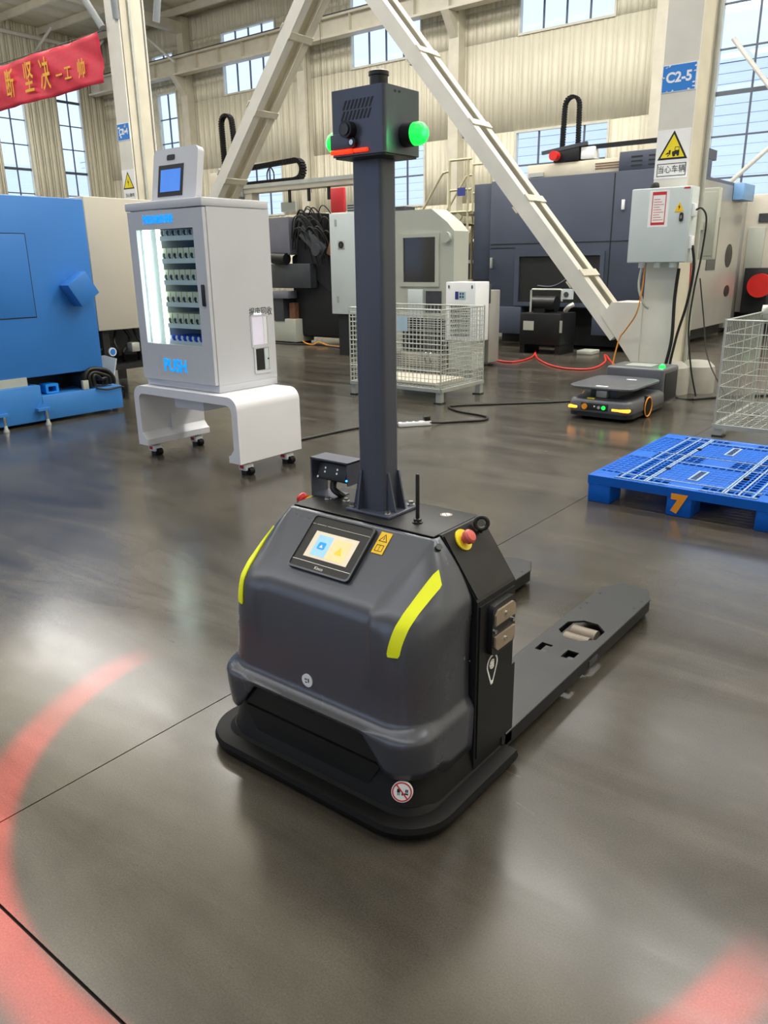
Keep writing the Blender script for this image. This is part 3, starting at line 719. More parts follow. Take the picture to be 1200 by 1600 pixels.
# rear housing (side panels, chamfers, top plate)
HP = [(-.372, .055), (-.372, .56), (-.258, .722), (.258, .722), (.372, .56), (.372, .055)]
b = B(); b.prism([(UC+x, z) for x, z in HP], lambda a, c, d: (a, SEAM+.004+d, c), 0, .20); b.build('rear_housing', 'blackm', rb, ang=25)
for sg in (1, -1):
    # chamfer panel lying on the slope
    p0, p1 = Vector((.258, 0, .722)), Vector((.372, 0, .56)); d = (p1-p0).normalized(); nrm = Vector((-d.z, 0, d.x)); nrm = nrm if nrm.z > 0 else -nrm
    vs = []
    for e in (0.0005, .0045):
        for t_, y in ((.006, SEAM+.008), (.19, SEAM+.008), (.19, SEAM+.198), (.006, SEAM+.198)):
            q = p0+d*t_+nrm*e; vs.append((UC+sg*q.x, y, q.z))
    B().add(vs, [(0, 1, 2, 3), (4, 5, 6, 7), (0, 1, 5, 4), (1, 2, 6, 5), (2, 3, 7, 6), (3, 0, 4, 7)]).build('shoulder_panel', 'forks', rb)
    B().box(*(sorted((UC+sg*.372, UC+sg*.376))), SEAM+.014, SEAM+.195, .085, .545).build('side_panel', 'blackm', rb)
    # charging contacts
    ct = B().prism(rrect(1.697, .462, .122, .148, .02, 4), (lambda a, c, dd, sg=sg: (UC+sg*(.376+dd), a, c)), 0, .016).build('charging_contact', 'blackp', rb)
    for zc in (.500, .425):
        bb = B().prism([(1.645, zc-.021), (1.749, zc-.021), (1.749, zc+.009), (1.737, zc+.021), (1.657, zc+.021), (1.645, zc+.009)] if zc > .46 else [(1.645, zc-.009), (1.657, zc-.021), (1.737, zc-.021), (1.749, zc-.009), (1.749, zc+.021), (1.645, zc+.021)], (lambda a, c, dd, sg=sg: (UC+sg*(.392+dd), a, c)), 0, .006).build('contact_bar', 'brass', ct)
        B().cyl((UC+sg*.398, 1.697, zc), (UC+sg*.401, 1.697, zc), .006, 10).build('screw', 'chrome', ct)
    for yy in (1.648, 1.744):
        B().cyl((UC+sg*.392, yy, .462), (UC+sg*.397, yy, .462), .006, 10).build('bolt', 'chrome', ct)
# top plate overlay + mast base
ZT = .723
B().box(UC-.25, UC+.25, 1.565, SEAM+.204, ZT-.004, ZT+.001, bev=.002).build('top_plate', 'blackm', rb)
mb = B().box(-1.405, -1.245, 1.605, 1.745, ZT, ZT+.01, bev=.004).build('mast_base', 'mast', rb)
for x, y in ((-1.39, 1.62), (-1.262, 1.62), (-1.262, 1.73), (-1.39, 1.73)):
    bb = B(); bb.cyl((x, y, ZT+.01), (x, y, ZT+.013), .011, 16); bb.cyl((x, y, ZT+.013), (x, y, ZT+.022), .0075, 6); bb.build('bolt', 'chrome', mb)
ms = B(); MX0, MX1, MY0, MY1 = -1.377, -1.281, 1.632, 1.702
ms.prism(rrect((MX0+MX1)/2, (MY0+MY1)/2, MX1-MX0, MY1-MY0, .016, 5), FXY(ZT+.01), 0, 1.645-ZT-.01); mst = ms.build('mast', 'mast', rb)
for sg, xx in ((-1, MX0), (1, MX1)):
    for yy in (1.645, 1.69):
        B().prism([(xx, ZT+.01), (xx+sg*.028, ZT+.01), (xx+sg*.004, ZT+.12), (xx, ZT+.12)], lambda a, c, d, yy=yy: (a, yy+d, c), 0, .006).build('gusset', 'mast', mst)
B().prism([(MY0, ZT+.01), (MY0-.024, ZT+.01), (MY0-.004, ZT+.12), (MY0, ZT+.12)], lambda a, c, d: (-1.365+d, a, c), 0, .006).build('gusset', 'mast', mst)
# head box
HX0, HX1, HY0, HY1, HZ0, HZ1 = -1.388, -1.222, 1.572, 1.722, 1.647, 1.792
hb = B(); hb.prism(rrect((HX0+HX1)/2, (HY0+HY1)/2, HX1-HX0, HY1-HY0, .014, 5), FXY(HZ0), 0, HZ1-HZ0); hd = hb.build('sensor_head', 'mast', rb)
hb = B(); hb.prism(rrect((HX0+HX1)/2, (HY0+HY1)/2, HX1-HX0-.01, HY1-HY0-.01, .012, 5), FXY(HZ0), -.004, 0); hb.build('base_plate', 'blackp', hd)
for r_ in range(2):
    for k in range(9 - 1):
        x = HX0+.038+k*.0115+r_*-.006+.006; z = 1.758-.023*r_
        B().prism([(x-.003, z-.011), (x+.0026, z-.011), (x+.0126, z+.009), (x+.007, z+.009)], FXZ(HY0), 0, .0008).build('vent_slot', 'black', hd)
for dy in (.045, .062): B().prism(rrect(HY0+dy, 1.781, .008, .005, .002, 2), FYZ(HX1), 0, .0008).build('side_slot', 'black', hd)
cm = B().cyl((-1.322, HY0, 1.702), (-1.322, HY0-.022, 1.702), .019, 20).build('camera', 'blackp', hd)
B().cyl((-1.322, HY0-.022, 1.702), (-1.322, HY0-.026, 1.702), .013, 18).build('lens', 'dkglass', cm)
cm2 = B().cyl((-1.311, HY0, 1.674), (-1.311, HY0-.012, 1.674), .011, 16).build('camera', 'blackp', hd)
B().cyl((-1.311, HY0-.012, 1.674), (-1.311, HY0-.014, 1.674), .006, 12).build('lens', 'chrome', cm2)
pm = B().box(HX0+.004, HX0+.075, HY0-.006, HY0, 1.662, 1.696, bev=.002).build('projector_housing', 'mast', hd)
B().box(HX0+.006, HX0+.074, HY0-.010, HY0, 1.651, 1.661, bev=.003).build('red_bar_and_reflection', 'e_red', hd)
B().box(HX0+.078, HX0+.120, HY0-.008, HY0, 1.652, 1.660, bev=.002).build('red_bar_and_reflection', 'e_red', hd)  # extra glowing strip put in as the red bar's reflection on the head
for sg, xx in ((1, HX1), (-1, HX0)):
    ly, ll = (1.655, .03) if sg > 0 else (1.640, .032)
    lb = B().cyl((xx, ly, 1.690), (xx+sg*ll, ly, 1.690), .027, 24).build('lamp_base', 'blackp', hd)
    B().lathe((xx+sg*ll, ly, 1.690), (sg, 0, 0), [(.026, 0), (.026, .012), (.023, .022), (.015, .030), (.002, .033)], 26).build('green_lamp', 'e_green', lb)
    l = bpy.data.lights.new('green_lamp_light', 'POINT'); l.energy = 0.25; l.color = (.1, 1, .25); l.shadow_soft_size = .02
    lo = bpy.data.objects.new('green_lamp_light', l); COL.objects.link(lo); lo.location = (xx+sg*(ll+.055), ly, 1.690)
ld = B().lathe((-1.30, 1.655, HZ1), (0, 0, 1), [(.026, 0), (.026, .008), (.0225, .010), (.0225, .034), (.025, .036), (.025, .044), (.02, .047)], 26).build('lidar', 'blackp', hd)
# red halo projector under the head: a ring-shaped light pattern on the floor around the truck's front
l = bpy.data.lights.new('halo_projector', 'SPOT'); l.energy = 1300; l.color = (1, .0, .0); l.spot_size = radians(90); l.spot_blend = 0.0; l.shadow_soft_size = 0.004
l.use_nodes = True; nt = l.node_tree; N, Lk = nt.nodes, nt.links
em = [q for q in N if q.type == 'EMISSION'][0]
ge = N.new('ShaderNodeNewGeometry'); sp = N.new('ShaderNodeSeparateXYZ'); Lk.new(ge.outputs['Incoming'], sp.inputs[0])
def mth(op, a=None, b_=None, c=None):
    q = N.new('ShaderNodeMath'); q.operation = op
    for i, s in enumerate((a, b_, c)):
        if s is None: continue
        if isinstance(s, (int, float)): q.inputs[i].default_value = s
        else: Lk.new(s, q.inputs[i])
    return q.outputs[0]
HALOH = 1.63
rad = mth('MULTIPLY', mth('DIVIDE', mth('SQRT', mth('ADD', mth('POWER', sp.outputs[0], 2.0), mth('POWER', sp.outputs[1], 2.0))), mth('ABSOLUTE', sp.outputs[2])), HALOH)
def smooth(v, e0, e1):
    q = N.new('ShaderNodeMapRange'); q.interpolation_type = 'SMOOTHSTEP'; q.inputs['From Min'].default_value = e0; q.inputs['From Max'].default_value = e1
    Lk.new(v, q.inputs['Value']); return q.outputs['Result']
ringm = mth('MULTIPLY', smooth(rad, 1.02, 1.07), smooth(rad, 1.19, 1.12))
HALO_SIGN = -1.0
yaz = mth('MULTIPLY', mth('DIVIDE', sp.outputs[1], mth('ABSOLUTE', sp.outputs[2])), HALOH*HALO_SIGN)
fade = smooth(yaz, .02, .26)
Lk.new(mth('MULTIPLY', mth('MULTIPLY', ringm, fade), 1.0), em.inputs['Strength'])
ho = bpy.data.objects.new('halo_projector', l); COL.objects.link(ho); ho.location = (-1.265, 1.60, HALOH)

# touch screen on the sloping front
sc0, sc1 = Vector((0, 1.419, .598)), Vector((0, 1.548, .712)); up = (sc1-sc0).normalized()
def slope_mtx(x, t): c = sc0+(sc1-sc0)*t; return TX((x, c.y, c.z), (1, 0, 0), up)
SM = slope_mtx(-1.348, .5); SL = (sc1-sc0).length
b = B(); b.M = SM; b.prism(rrect(0, 0, .222, SL, .012, 4), FXY(0), -.012, .009); ts = b.build('touch_screen', 'blackp', rb)
b = B(); b.M = SM; b.ringprism(rrect(0, 0, .222, SL, .012, 4), rrect(0, 0, .212, SL-.010, .010, 4), FXY(.009), 0, .003); b.build('bezel', 'cover', ts)
b = B(); b.M = SM; b.box(-.074, .080, -.046, .036, .009, .0105); b.build('display', 'e_cream', ts)
b = B(); b.M = SM; b.box(-.056, -.004, -.038, .026, .0105, .0110); b.build('display_tile', 'e_sky', ts)
b = B(); b.M = SM; b.box(.004, .064, -.040, .024, .0105, .0110); b.build('display_tile', 'e_peach', ts)
b = B(); b.M = SM; b.prism(rrect(-.030, -.006, .026, .022, .004, 2), FXY(.0110), 0, .0005); b.build('display_icon', 'e_icon', ts)
b = B(); b.M = SM; b.prism([(.022, -.02), (.048, -.02), (.035, .004)], FXY(.0110), 0, .0005); b.build('display_icon', 'e_icon2', ts)
b = B(); b.M = SM; b.prism([(-.036, -.012), (-.024, -.012), (-.030, -.002)], FXY(.0115), 0, .0004); b.build('display_icon', 'paper', ts)
for x0_, x1_, y_ in ((-.104, -.092, .056), (-.088, -.052, .056), (-.048, .104, .056), (-.104, .104, -.060)):
    b = B(); b.M = SM; b.box(x0_, x1_, y_-.0007, y_+.0007, .009, .0098); b.build('trim_line', 'chrome', ts)
text('maker_mark', 'Kinco', 'paper', ts, .013, SM @ Matrix.Translation((0, -.072, .0095)), ext=.0002)
# yellow warning label beside the screen
b = B(); LM = slope_mtx(-1.206, .80); b.M = LM; b.box(-.0185, .0185, -.033, .033, 0, .0012); yl = b.build('warning_label', 'ylabel', rb)
b = B(); b.M = LM
b.ringprism([(-.014, .004), (.014, .004), (0, .028)], [(-.0105, .006), (.0105, .006), (0, .024)], FXY(.0012), 0, .0003); b.box(-.001, .001, .010, .018, .0012, .0016)
b.ringprism([(-.012, -.026), (.012, -.026), (.012, -.006), (-.012, -.006)], [(-.0103, -.0243), (.0103, -.0243), (.0103, -.0077), (-.0103, -.0077)], FXY(.0012), 0, .0003); b.box(-.0006, .0006, -.026, -.006, .0012, .0016)
b.build('label_print', 'black', yl)
# yellow corner strips following the cover
def surf(z, ang, sg):
    w, f, r = prof(z); return Vector((UC+sg*(w-r+r*sin(ang)), f+r-r*cos(ang), z))
def corner(z, x, sg, off=.0035):
    """point on the cover at lateral offset x (right half)"""
    w, f, r = prof(z)
    def at(z_, x_):
        w, f, r = prof(z_)
        if x_ <= w-r: y_ = f
        else: s_ = min(1.0, (x_-w+r)/r); y_ = f+r-r*math.sqrt(max(0, 1-s_*s_))
        return Vector((x_, y_-bulge(x_, z_)*max(0, 1-(y_-f)/max(r, .02)), z_))
    e = 1e-3; p = at(z, x); a = at(z+e, x)-p; q = at(z, x-e); c_ = p-q
    nn = c_.cross(a).normalized(); nn = nn if nn.y < 0 else -nn
    p = p+nn*off; return Vector((UC+sg*p.x, p.y, p.z))
for sg in (1, -1):
    K = 22; vs = []
    for i in range(K+1):
        t = i/K; z = .474+t*(.640-.474)
        xc = .274+.030*t**1.3; hwid = .0150*(1-.18*t)
        if t < .04 or t > .96: hwid *= .8
        for e in (-1, -.33, .33, 1):
            for of in (.0005, .004): vs.append(corner(z-e*.008*t*2, min(xc+e*hwid, prof(z)[0]-.004), sg, of))
    b = B(); fs = []
    for i in range(K):
        for j in range(3):
            a = i*8+j*2
            fs += [(a+1, a+3, a+11, a+9), (a, a+8, a+10, a+2)]
        fs += [(i*8, i*8+1, i*8+9, i*8+8), (i*8+6, i*8+14, i*8+15, i*8+7)]
    fs += [(0, 2, 3, 1), (2, 4, 5, 3), (4, 6, 7, 5)]+[tuple(K*8+q for q in f) for f in ((0, 1, 3, 2), (2, 3, 5, 4), (4, 5, 7, 6))]
    b.add(vs, fs); b.build('yellow_strip', 'yellow', rb, ang=50)
# stickers
b = B(); b.prism(circ(-1.333, .316, .019, 28), FXZ(prof(.316)[1]), -.002, .003); st1 = b.build('round_sticker', 'white', rb)
b = B()
for x, z, w_, h_ in ((-.006, .004, .003, .006), (-.001, .004, .003, .006), (.006, .002, .004, .012), (-.003, -.005, .008, .003)): b.box(-1.333+x-w_/2, -1.333+x+w_/2, prof(.316)[1]-.0036, prof(.316)[1]-.003, .316+z-h_/2, .316+z+h_/2)
b.build('sticker_print', 'darkgrey', st1)
# no-step sticker on the lower corner
sd = Vector((.80, .60, 0)); SMt = TX((-1.000, 1.330, .120), (.93, .36, 0.0), (.0, .25, .97))
b = B(); b.M = SMt; b.prism(circ(0, 0, .028, 30), FXY(0), -.002, .004); s_ = b.build('prohibition_sticker', 'paper', rb)
b = B(); b.M = SMt; b.ringprism(circ(0, 0, .026, 30), circ(0, 0, .0225, 30), FXY(.004), 0, .0006); b.prism([(-.0175, .0150), (-.0150, .0175), (.0175, -.0150), (.0150, -.0175)], FXY(.004), 0, .0006); b.build('prohibition_ring', 'redp', s_)
b = B(); b.M = SMt
for x, y, w_, h_ in ((-.009, .002, .008, .010), (-.010, -.007, .002, .006), (-.006, -.007, .002, .006), (.010, .004, .003, .008), (.014, .004, .003, .008), (.012, -.004, .010, .004), (.002, -.006, .004, .006)): b.box(x-w_/2, x+w_/2, y-h_/2, y+h_/2, .004, .0045)
b.build('prohibition_pictogram', 'black', s_)
# charging pin symbol on the side panel
F = FYZ(UC+.376)
def pin(s, cy=1.668, cz=.352):
    pts = []
    for i in range(25): t = -pi*.12+i*(pi*1.24)/24; pts.append((cy+.024*s*cos(t), cz+.024*s*sin(t)))
    pts.append((cy-.004*s, cz-.052*s)); pts.append((cy+.004*s, cz-.052*s)); return pts
b = B(); b.ringprism(pin(1.2), pin(.98), F, 0, .0008)
cpts = [(1.668+r_*cos(t), .352+r_*sin(t)) for r_, ts_ in ((.0145, [pi*.25+i*pi*1.5/16 for i in range(17)]), (.0105, [pi*.25+(16-i)*pi*1.5/16 for i in range(17)])) for t in ts_]
b.prism(cpts, F, 0, .0008)
b.box(UC+.376, UC+.3768, 1.661, 1.677, .344, .360); b.box(UC+.376, UC+.3768, 1.655, 1.661, .346, .349); b.box(UC+.376, UC+.3768, 1.655, 1.661, .355, .358)
b.build('charging_symbol', 'paper', rb)
# emergency stops on both shoulders
for sg in (1, -1):
    p0 = Vector((.258, 0, .722)); d = Vector((.372-.258, 0, .56-.722)).normalized(); nrm = Vector((-d.z, 0, d.x)); nrm = nrm if nrm.z > 0 else -nrm
    c = p0+d*.036+nrm*.005; c = Vector((UC+sg*c.x, 1.655, c.z)); nv = Vector((sg*nrm.x, 0, nrm.z))
    es = B().cyl(c, c+nv*.004, .030, 26).build('emergency_stop', 'yellow' if False else 'ysign', rb)
    B().lathe(c+nv*.004, nv, [(.011, 0), (.011, .010), (.019, .012), (.0195, .024), (.015, .030), (.003, .032)], 24).build('red_button', 'salmon' if sg > 0 else 'red', es)
    c2_ = p0+d*.028+nrm*.006; c2_ = Vector((UC+sg*(c2_.x+.012), 1.735 if sg > 0 else 1.70, c2_.z+.016))
    eye = B().ring(c2_+Vector((0, 0, .004)), (sg*.5, -.8, .1), .017, .006).build('lifting_eye', 'blackp', rb)
    B().cyl(c2_+Vector((-sg*.004, 0, -.022)), c2_+Vector((0, 0, -.012)), .007, 12).build('shank', 'blackp', eye)
B().cyl((UC+.270, 1.556, .698), (UC+.277, 1.552, .706), .009, 14).build('cover_bolt', 'blackp', rb)
B().prism([(UC+.246, .694), (UC+.252, .694), (UC+.249, .702)], FXZ(1.545), 0, .001).build('white_mark', 'paper', rb)
B().cyl((UC+.358, 1.578, .395), (UC+.362, 1.578, .395), .003, 8).build('cover_screw', 'chrome', rb)
# antenna, top stickers, indicator
an = B().lathe((-1.170, 1.634, ZT), (0, 0, 1), [(.015, 0), (.015, .004), (.011, .005), (.011, .012), (.006, .014)], 16).build('antenna', 'blackp', rb)
B().lathe((-1.170, 1.634, ZT+.012), (0, 0, 1), [(.0055, 0), (.0055, .12), (.0045, .125), (.001, .127)], 12).build('antenna_rod', 'blackp', an)
B().lathe((-1.170, 1.634, ZT+.004), (0, 0, 1), [(.012, 0), (.012, .003), (.008, .004)], 6).build('antenna_nut', 'brass', an)
b = B(); b.prism(circ(-1.145, 1.737, .0165, 24), FXY(ZT+.001), 0, .0008); q = b.build('round_sticker', 'paper', rb)
b = B(); b.ringprism(circ(-1.145, 1.737, .0155, 24), circ(-1.145, 1.737, .0125, 24), FXY(ZT+.0018), 0, .0004); b.prism([(-1.155, 1.745), (-1.153, 1.747), (-1.135, 1.729), (-1.137, 1.727)], FXY(ZT+.0018), 0, .0004); b.build('sticker_print', 'copper', q)
for x, y in ((-1.458, 1.672), (-1.517, 1.655)):
    bb = B(); bb.cyl((x, y, ZT), (x, y, ZT+.003), .011, 16); bb.cyl((x, y, ZT+.003), (x, y, ZT+.011), .007, 6); bb.build('top_bolt', 'chrome', rb)
# obstacle camera in a sheet bracket left of the mast
bk = thing_b = B(); b = B()
b.box(-1.592, -1.587, 1.665, 1.735, ZT, .842); b.box(-1.448, -1.443, 1.665, 1.735, ZT+.05, .842); b.box(-1.592, -1.443, 1.665, 1.735, .838, .843); b.box(-1.592, -1.50, 1.665, 1.735, ZT, ZT+.004)
br_ = b.build('camera_bracket', 'mast', rb)
b = B(); b.M = Matrix.Translation((-1.517, 1.70, .798)) @ Matrix.Rotation(radians(-18), 4, 'X'); b.box(-.058, .058, -.024, .024, -.028, .028, bev=.006); dc = b.build('depth_camera', 'blackp', br_)
b = B(); b.M = Matrix.Translation((-1.517, 1.70, .798)) @ Matrix.Rotation(radians(-18), 4, 'X')
for x, z in ((-.025, .008), (-.025, -.004), (.022, .008), (.022, -.004), (-.05, -.022)): b.cyl((x, -.024, z), (x, -.0255, z), .0035, 10)
b.build('camera_screws', 'chrome', br_)
b = B(); b.tube([(-1.52, 1.69, .775), (-1.515, 1.68, .752), (-1.50, 1.69, .735), (-1.505, 1.71, ZT)], .010, 8); b.build('camera_cable', 'cable', br_)
B().cyl((-1.447, 1.664, .790), (-1.447, 1.661, .790), .003, 10).build('blue_led', mat('blue_led_mat', (60, 150, 255), .3, emit=(40, 140, 255), es=4), br_)
# forks
def fork(x0, x1):
    xa, xb = x0, x1; y0, y1 = 1.76, 3.03; zt, zb = .082, .030; xm = (xa+xb)/2
    hx0, hx1, hy0, hy1 = xm-.062, xm+.062, 2.43, 2.60
    b = B()
    # top plate around the holes, as strips
    out = [(xa, y0), (xb, y0), (xb, 2.94), (xb-.05, 3.03), (xa+.05, 3.03), (xa, 2.94)]
    def rect(a0, a1, c0, c1): b.box(a0, a1, c0, c1, zt-.008, zt)
    sq = [(xm-.052, 2.30), (xm+.048, 2.30)]
    rect(xa, xb, y0, 2.285)
    rect(xa, xm-.075, 2.285, 2.345); rect(xm-.032, xm+.025, 2.285, 2.345); rect(xm+.068, xb, 2.285, 2.345)
    rect(xa, xb, 2.345, hy0)
    rect(xa, hx0-.012, hy0, hy1); rect(hx1+.012, xb, hy0, hy1)
    for sx in (-1, 1):
        ex = xm+sx*.074
        for ya, yb in ((hy0, hy0+.045), (hy1, hy1-.045)):
            b.prism([(ex, ya), (ex, yb), (ex-sx*.045, ya)], lambda p, q_, d: (p, q_, zt-.008+d), 0, .008)
    rect(xa, xb, hy1, 2.94)
    b.prism([(xa, 2.94), (xb, 2.94), (xb-.045, 3.03), (xa+.045, 3.03)], lambda p, q_, d: (p, q_, zt-.008+d), 0, .008)
    f_ = b.build('fork', 'forks', rb, ang=30)
    b = B(); b.box(xa, xa+.008, y0, 2.94, zb, zt-.008); b.box(xb-.008, xb, y0, 2.94, zb, zt-.008)
    b.prism([(xa, 2.94), (xa+.045, 3.03), (xb-.045, 3.03), (xb, 2.94), (xb-.01, 2.93), (xb-.05, 3.02), (xa+.05, 3.02), (xa+.01, 2.93)], lambda p, q_, d: (p, q_, zb+d), 0, zt-.008-zb)
    b.build('fork_side', 'blackm', f_)
    b = B(); b.tube([(xb, y0, zt-.003), (xb, 2.94, zt-.003), (xb-.045, 3.03, zt-.003)], .0035, 8, 1); b.tube([(xa, y0, zt-.003), (xa, 2.94, zt-.003), (xa+.045, 3.03, zt-.003)], .0035, 8, 1); b.build('fork_edge', 'forks', f_)
    for yy in (2.475, 2.545):
        B().cyl((xm-.048, yy, .043), (xm+.048, yy, .043), .036, 22).build('load_roller', 'brass' if False else 'roller', f_)
    for xx in (xm-.052, xm+.048): B().box(xx-.012, xx+.012, 2.30, 2.33, .05, .066).build('lever_pin', 'darkgrey', f_)
    b = B()
    for xx, yy in ((xa+.015, 2.70), (xa+.015, 2.76), (xb-.02, 2.90), (xb-.02, 2.82), (xa+.02, 2.88)): b.cyl((xx, yy, zt), (xx, yy, zt+.0008), .006, 10)
    b.build('fork_rivets', 'black', f_)
    B().box(xb-.003, xb+.003, 2.35, 2.42, .036, .058).build('fork_bracket', 'darkgrey', f_)
M['roller'] = mat('worn_roller', (112, 102, 92), .45, metal=.1, var=.1, scale=20)
fork(-1.152, -.945); fork(-1.69, -1.485)
B().box(-1.69, -.945, 1.74, 1.80, .04, .30).build('fork_carriage', 'blackm', rb)
for xx in (UC-.2, UC+.2): B().cyl((xx-.03, 1.5, .045), (xx+.03, 1.5, .045), .044, 20).build('drive_wheel', 'matt', rb)

# ================================================================== VENDING CABINET ON ITS CART
VX0, VX1, VY0, VY1 = -5.10, -3.955, 3.45, 4.05
ct = thing('wheeled_stand', 'white bent-sheet stand on four casters under the vending cabinet', 'stand', ((VX0+VX1)/2, 3.75, 0))
CT = .55
def ushape():
    r = .085; o = [(VX0, .09)]; 
    o = [(VX0, .095)]
    for i in range(7): t = pi-pi/2*i/6; o.append((VX0+r+r*cos(t), CT-r+r*sin(t)))
    for i in range(7): t = pi/2-pi/2*i/6; o.append((VX1-r+r*cos(t), CT-r+r*sin(t)))
    o.append((VX1, .095)); th = .058; r2 = .05; lip = .055
    o += [(VX1-th-lip, .095), (VX1-th-lip, .14), (VX1-th-lip*.6, .15), (VX1-th, .19)]
    for i in range(6): t = 0+pi/2*i/5; o.append((VX1-th-r2+r2*cos(t), CT-th-r2+r2*sin(t)))
    for i in range(6): t = pi/2+pi/2*i/5; o.append((VX0+th+r2+r2*cos(t), CT-th-r2+r2*sin(t)))
    o += [(VX0+th, .19), (VX0+th+lip*.6, .15), (VX0+th+lip, .14), (VX0+th+lip, .095)]
    return o
B().prism(ushape(), lambda a, c, d: (a, VY0+d, c), 0, VY1-VY0).build('frame', 'cart', ct, ang=30)
B().box(-4.75, -4.42, 3.55, 3.98, .40, .488, bev=.006).build('cable_tray', 'cart', ct)
B().box(VX0+.059, VX0+.115, VY0+.02, VY1-.02, .097, .125).build('side_rail', 'cart', ct)
B().box(VX0+.058, VX0+.075, 3.72, 3.76, .13, .30).build('rib', 'cart', ct)
for k, (x, y) in enumerate(((-5.045, 3.56), (-4.015, 3.56), (-5.045, 3.96), (-4.015, 3.96))):
    c = B(); c.box(x-.045, x+.03, y-.04, y+.04, .028, .078, bev=.012); cs = c.build('caster', 'white', ct)
    B().cyl((x+.035, y-.02, .026), (x+.035, y+.02, .026), .026, 20).build('wheel', 'matt', cs)
    B().cyl((x-.01, y, .002), (x-.01, y, .028), .034, 20).build('levelling_foot', 'blackp', cs)
    B().box(x-.03, x+.01, y-.0415, y-.04, .045, .068).build('caster_label', 'redp', cs)
    B().cyl((x, y, .078), (x, y, .097), .012, 10).build('stem', 'chrome', cs)

va = thing('vending_cabinet', 'light grey vending cabinet with a lit glass window and blue PUSH sign', 'vending machine', (-4.6, 3.8, CT))
AX0, AX1, AY0, AY1, AZ0, AZ1 = -5.02, -4.205, 3.50, 4.085, CT+.002, 1.815
wx0, wx1, wz0, wz1 = -4.93, -4.315, .865, 1.635
# carcass: plinth, back, sides, top
B().box(AX0, AX1, AY0+.03, AY1, AZ0, AZ0+.05, bev=.004).build('plinth', 'vend', va)
b = B(); b.box(AX1-.03, AX1, AY0+.03, AY1, AZ0+.05, AZ1-.055); sdp = b.build('side_wall', 'vend', va)
B().box(AX0, AX0+.03, AY0+.03, AY1, AZ0+.05, AZ1-.055).build('side_wall', 'vend', va)
B().box(AX0+.03, AX1-.03, AY1-.02, AY1, AZ0+.05, AZ1-.055).build('back_wall', 'vend', va)
B().box(AX0-.012, AX1+.002, AY0-.004, AY1, AZ1-.053, AZ1, bev=.006).build('top_cap', 'vend', va)
dr = sroot_door = None
b = B()
dz0, dz1 = AZ0+.055, AZ1-.06
b.ringprism([(AX0+.004, dz0), (AX1-.004, dz0), (AX1-.004, dz1), (AX0+.004, dz1)], [(wx0, wz0), (wx1, wz0), (wx1, wz1), (wx0, wz1)], FXZ(AY0+.028), 0, .028)
dr = b.build('door', 'vend', va, ang=20)
B().box(wx0, wx1, AY0+.012, AY0+.017, wz0, wz1).build('glass_pane', 'glass_v', dr)
B().box(AX1-.062, AX1-.036, AY0-.014, AY0, 1.135, 1.275, bev=.004).build('handle', 'blackp', dr)
text('push_sign', 'PUSH', 'e_cyan', dr, .125, TF(-4.63, AY0-.002, .712), sx=.86, bold=.002, ext=.003)
B().ringprism([(-4.78-.05*sin(pi*i/12)*1.0, .712+.075*cos(pi*i/12)) for i in range(13)], [(-4.777-.05*sin(pi*i/12), .712+.072*cos(pi*i/12)) for i in range(13)], FXZ(AY0), 0, .001).build('push_arc', 'boxgrey', dr)
text('lit_title', '智能自助售货柜', 'e_cyan', dr, .058, TF(-4.675, AY0-.002, 1.695), sx=.82, bold=.0012, ext=.002)
# lit interior
B().box(AX0+.032, wx0+.19, 3.56, 3.98, wz0-.05, wz1+.04).build('lit_duct', 'paper', va)
B().box(wx0+.022, wx0+.05, AY0+.035, AY0+.055, wz0+.0, wz1+.02).build('led_strip', 'e_led', va)
B().box(wx0+.172, wx0+.186, AY0+.036, AY0+.05, wz0+.0, wz1+.02).build('led_strip', 'e_led', va)
B().box(AX0+.032, AX1-.032, AY1-.06, AY1-.025, wz0-.05, wz1+.05).build('back_panel', 'darkgrey', va)
SHZ = [1.572, 1.424, 1.282, 1.134, .988, .868]
for i, z in enumerate(SHZ):
    sx0 = wx0+.225
    sh = B().box(sx0-.02, AX1-.04, 3.548, 4.0, z-.008, z).build('shelf', 'white', va)
    B().box(sx0-.02, AX1-.04, 3.540, 3.548, z-.012, z+.020).build('price_rail', 'white', sh)
rowname = ['top row', 'second row', 'third row', 'fourth row', 'fifth row', 'bottom row']
proto = {}
def packet(kind, i):
    t = thing('boxed_product', '', 'packet', (0, 0, 0), '')
    B().box(-.026, .026, -.0, .20, 0, {'w': .058, 'y': .088, 'b': .05}[kind]).build('pack', {'w': 'prodw', 'y': 'prody', 'b': 'prodb'}[kind], t)
    B().prism([(-.004, .004), (.016, .004), (.016, .022), (.006, .030), (.010, .050), (-.004, .056), (-.014, .046), (-.014, .034), (-.004, .024)], lambda a, c, d: (a, -.001-d, c), 0, .004).build('front_clip', 'blackp' if kind != 'b' else 'white', t)
    return t
for i, z in enumerate(SHZ):
    kind = 'w' if i == 0 else ('b' if i == 5 else 'y')
    for k in range(6):
        x = wx0+.215+k*.0605; loc = (x, 3.556, z+.001)
        if kind not in proto: o = proto[kind] = packet(kind, i); o.location = loc
        else: o = dup(proto[kind], loc)
        o['label'] = '%s packet, %s from the left in the %s of the vending window' % ({'w': 'white', 'y': 'pale cream', 'b': 'small blue'}[kind], ('first', 'second', 'third', 'fourth', 'fifth', 'sixth')[k], rowname[i]); o['group'] = 'packets in the %s of the vending cabinet' % rowname[i]
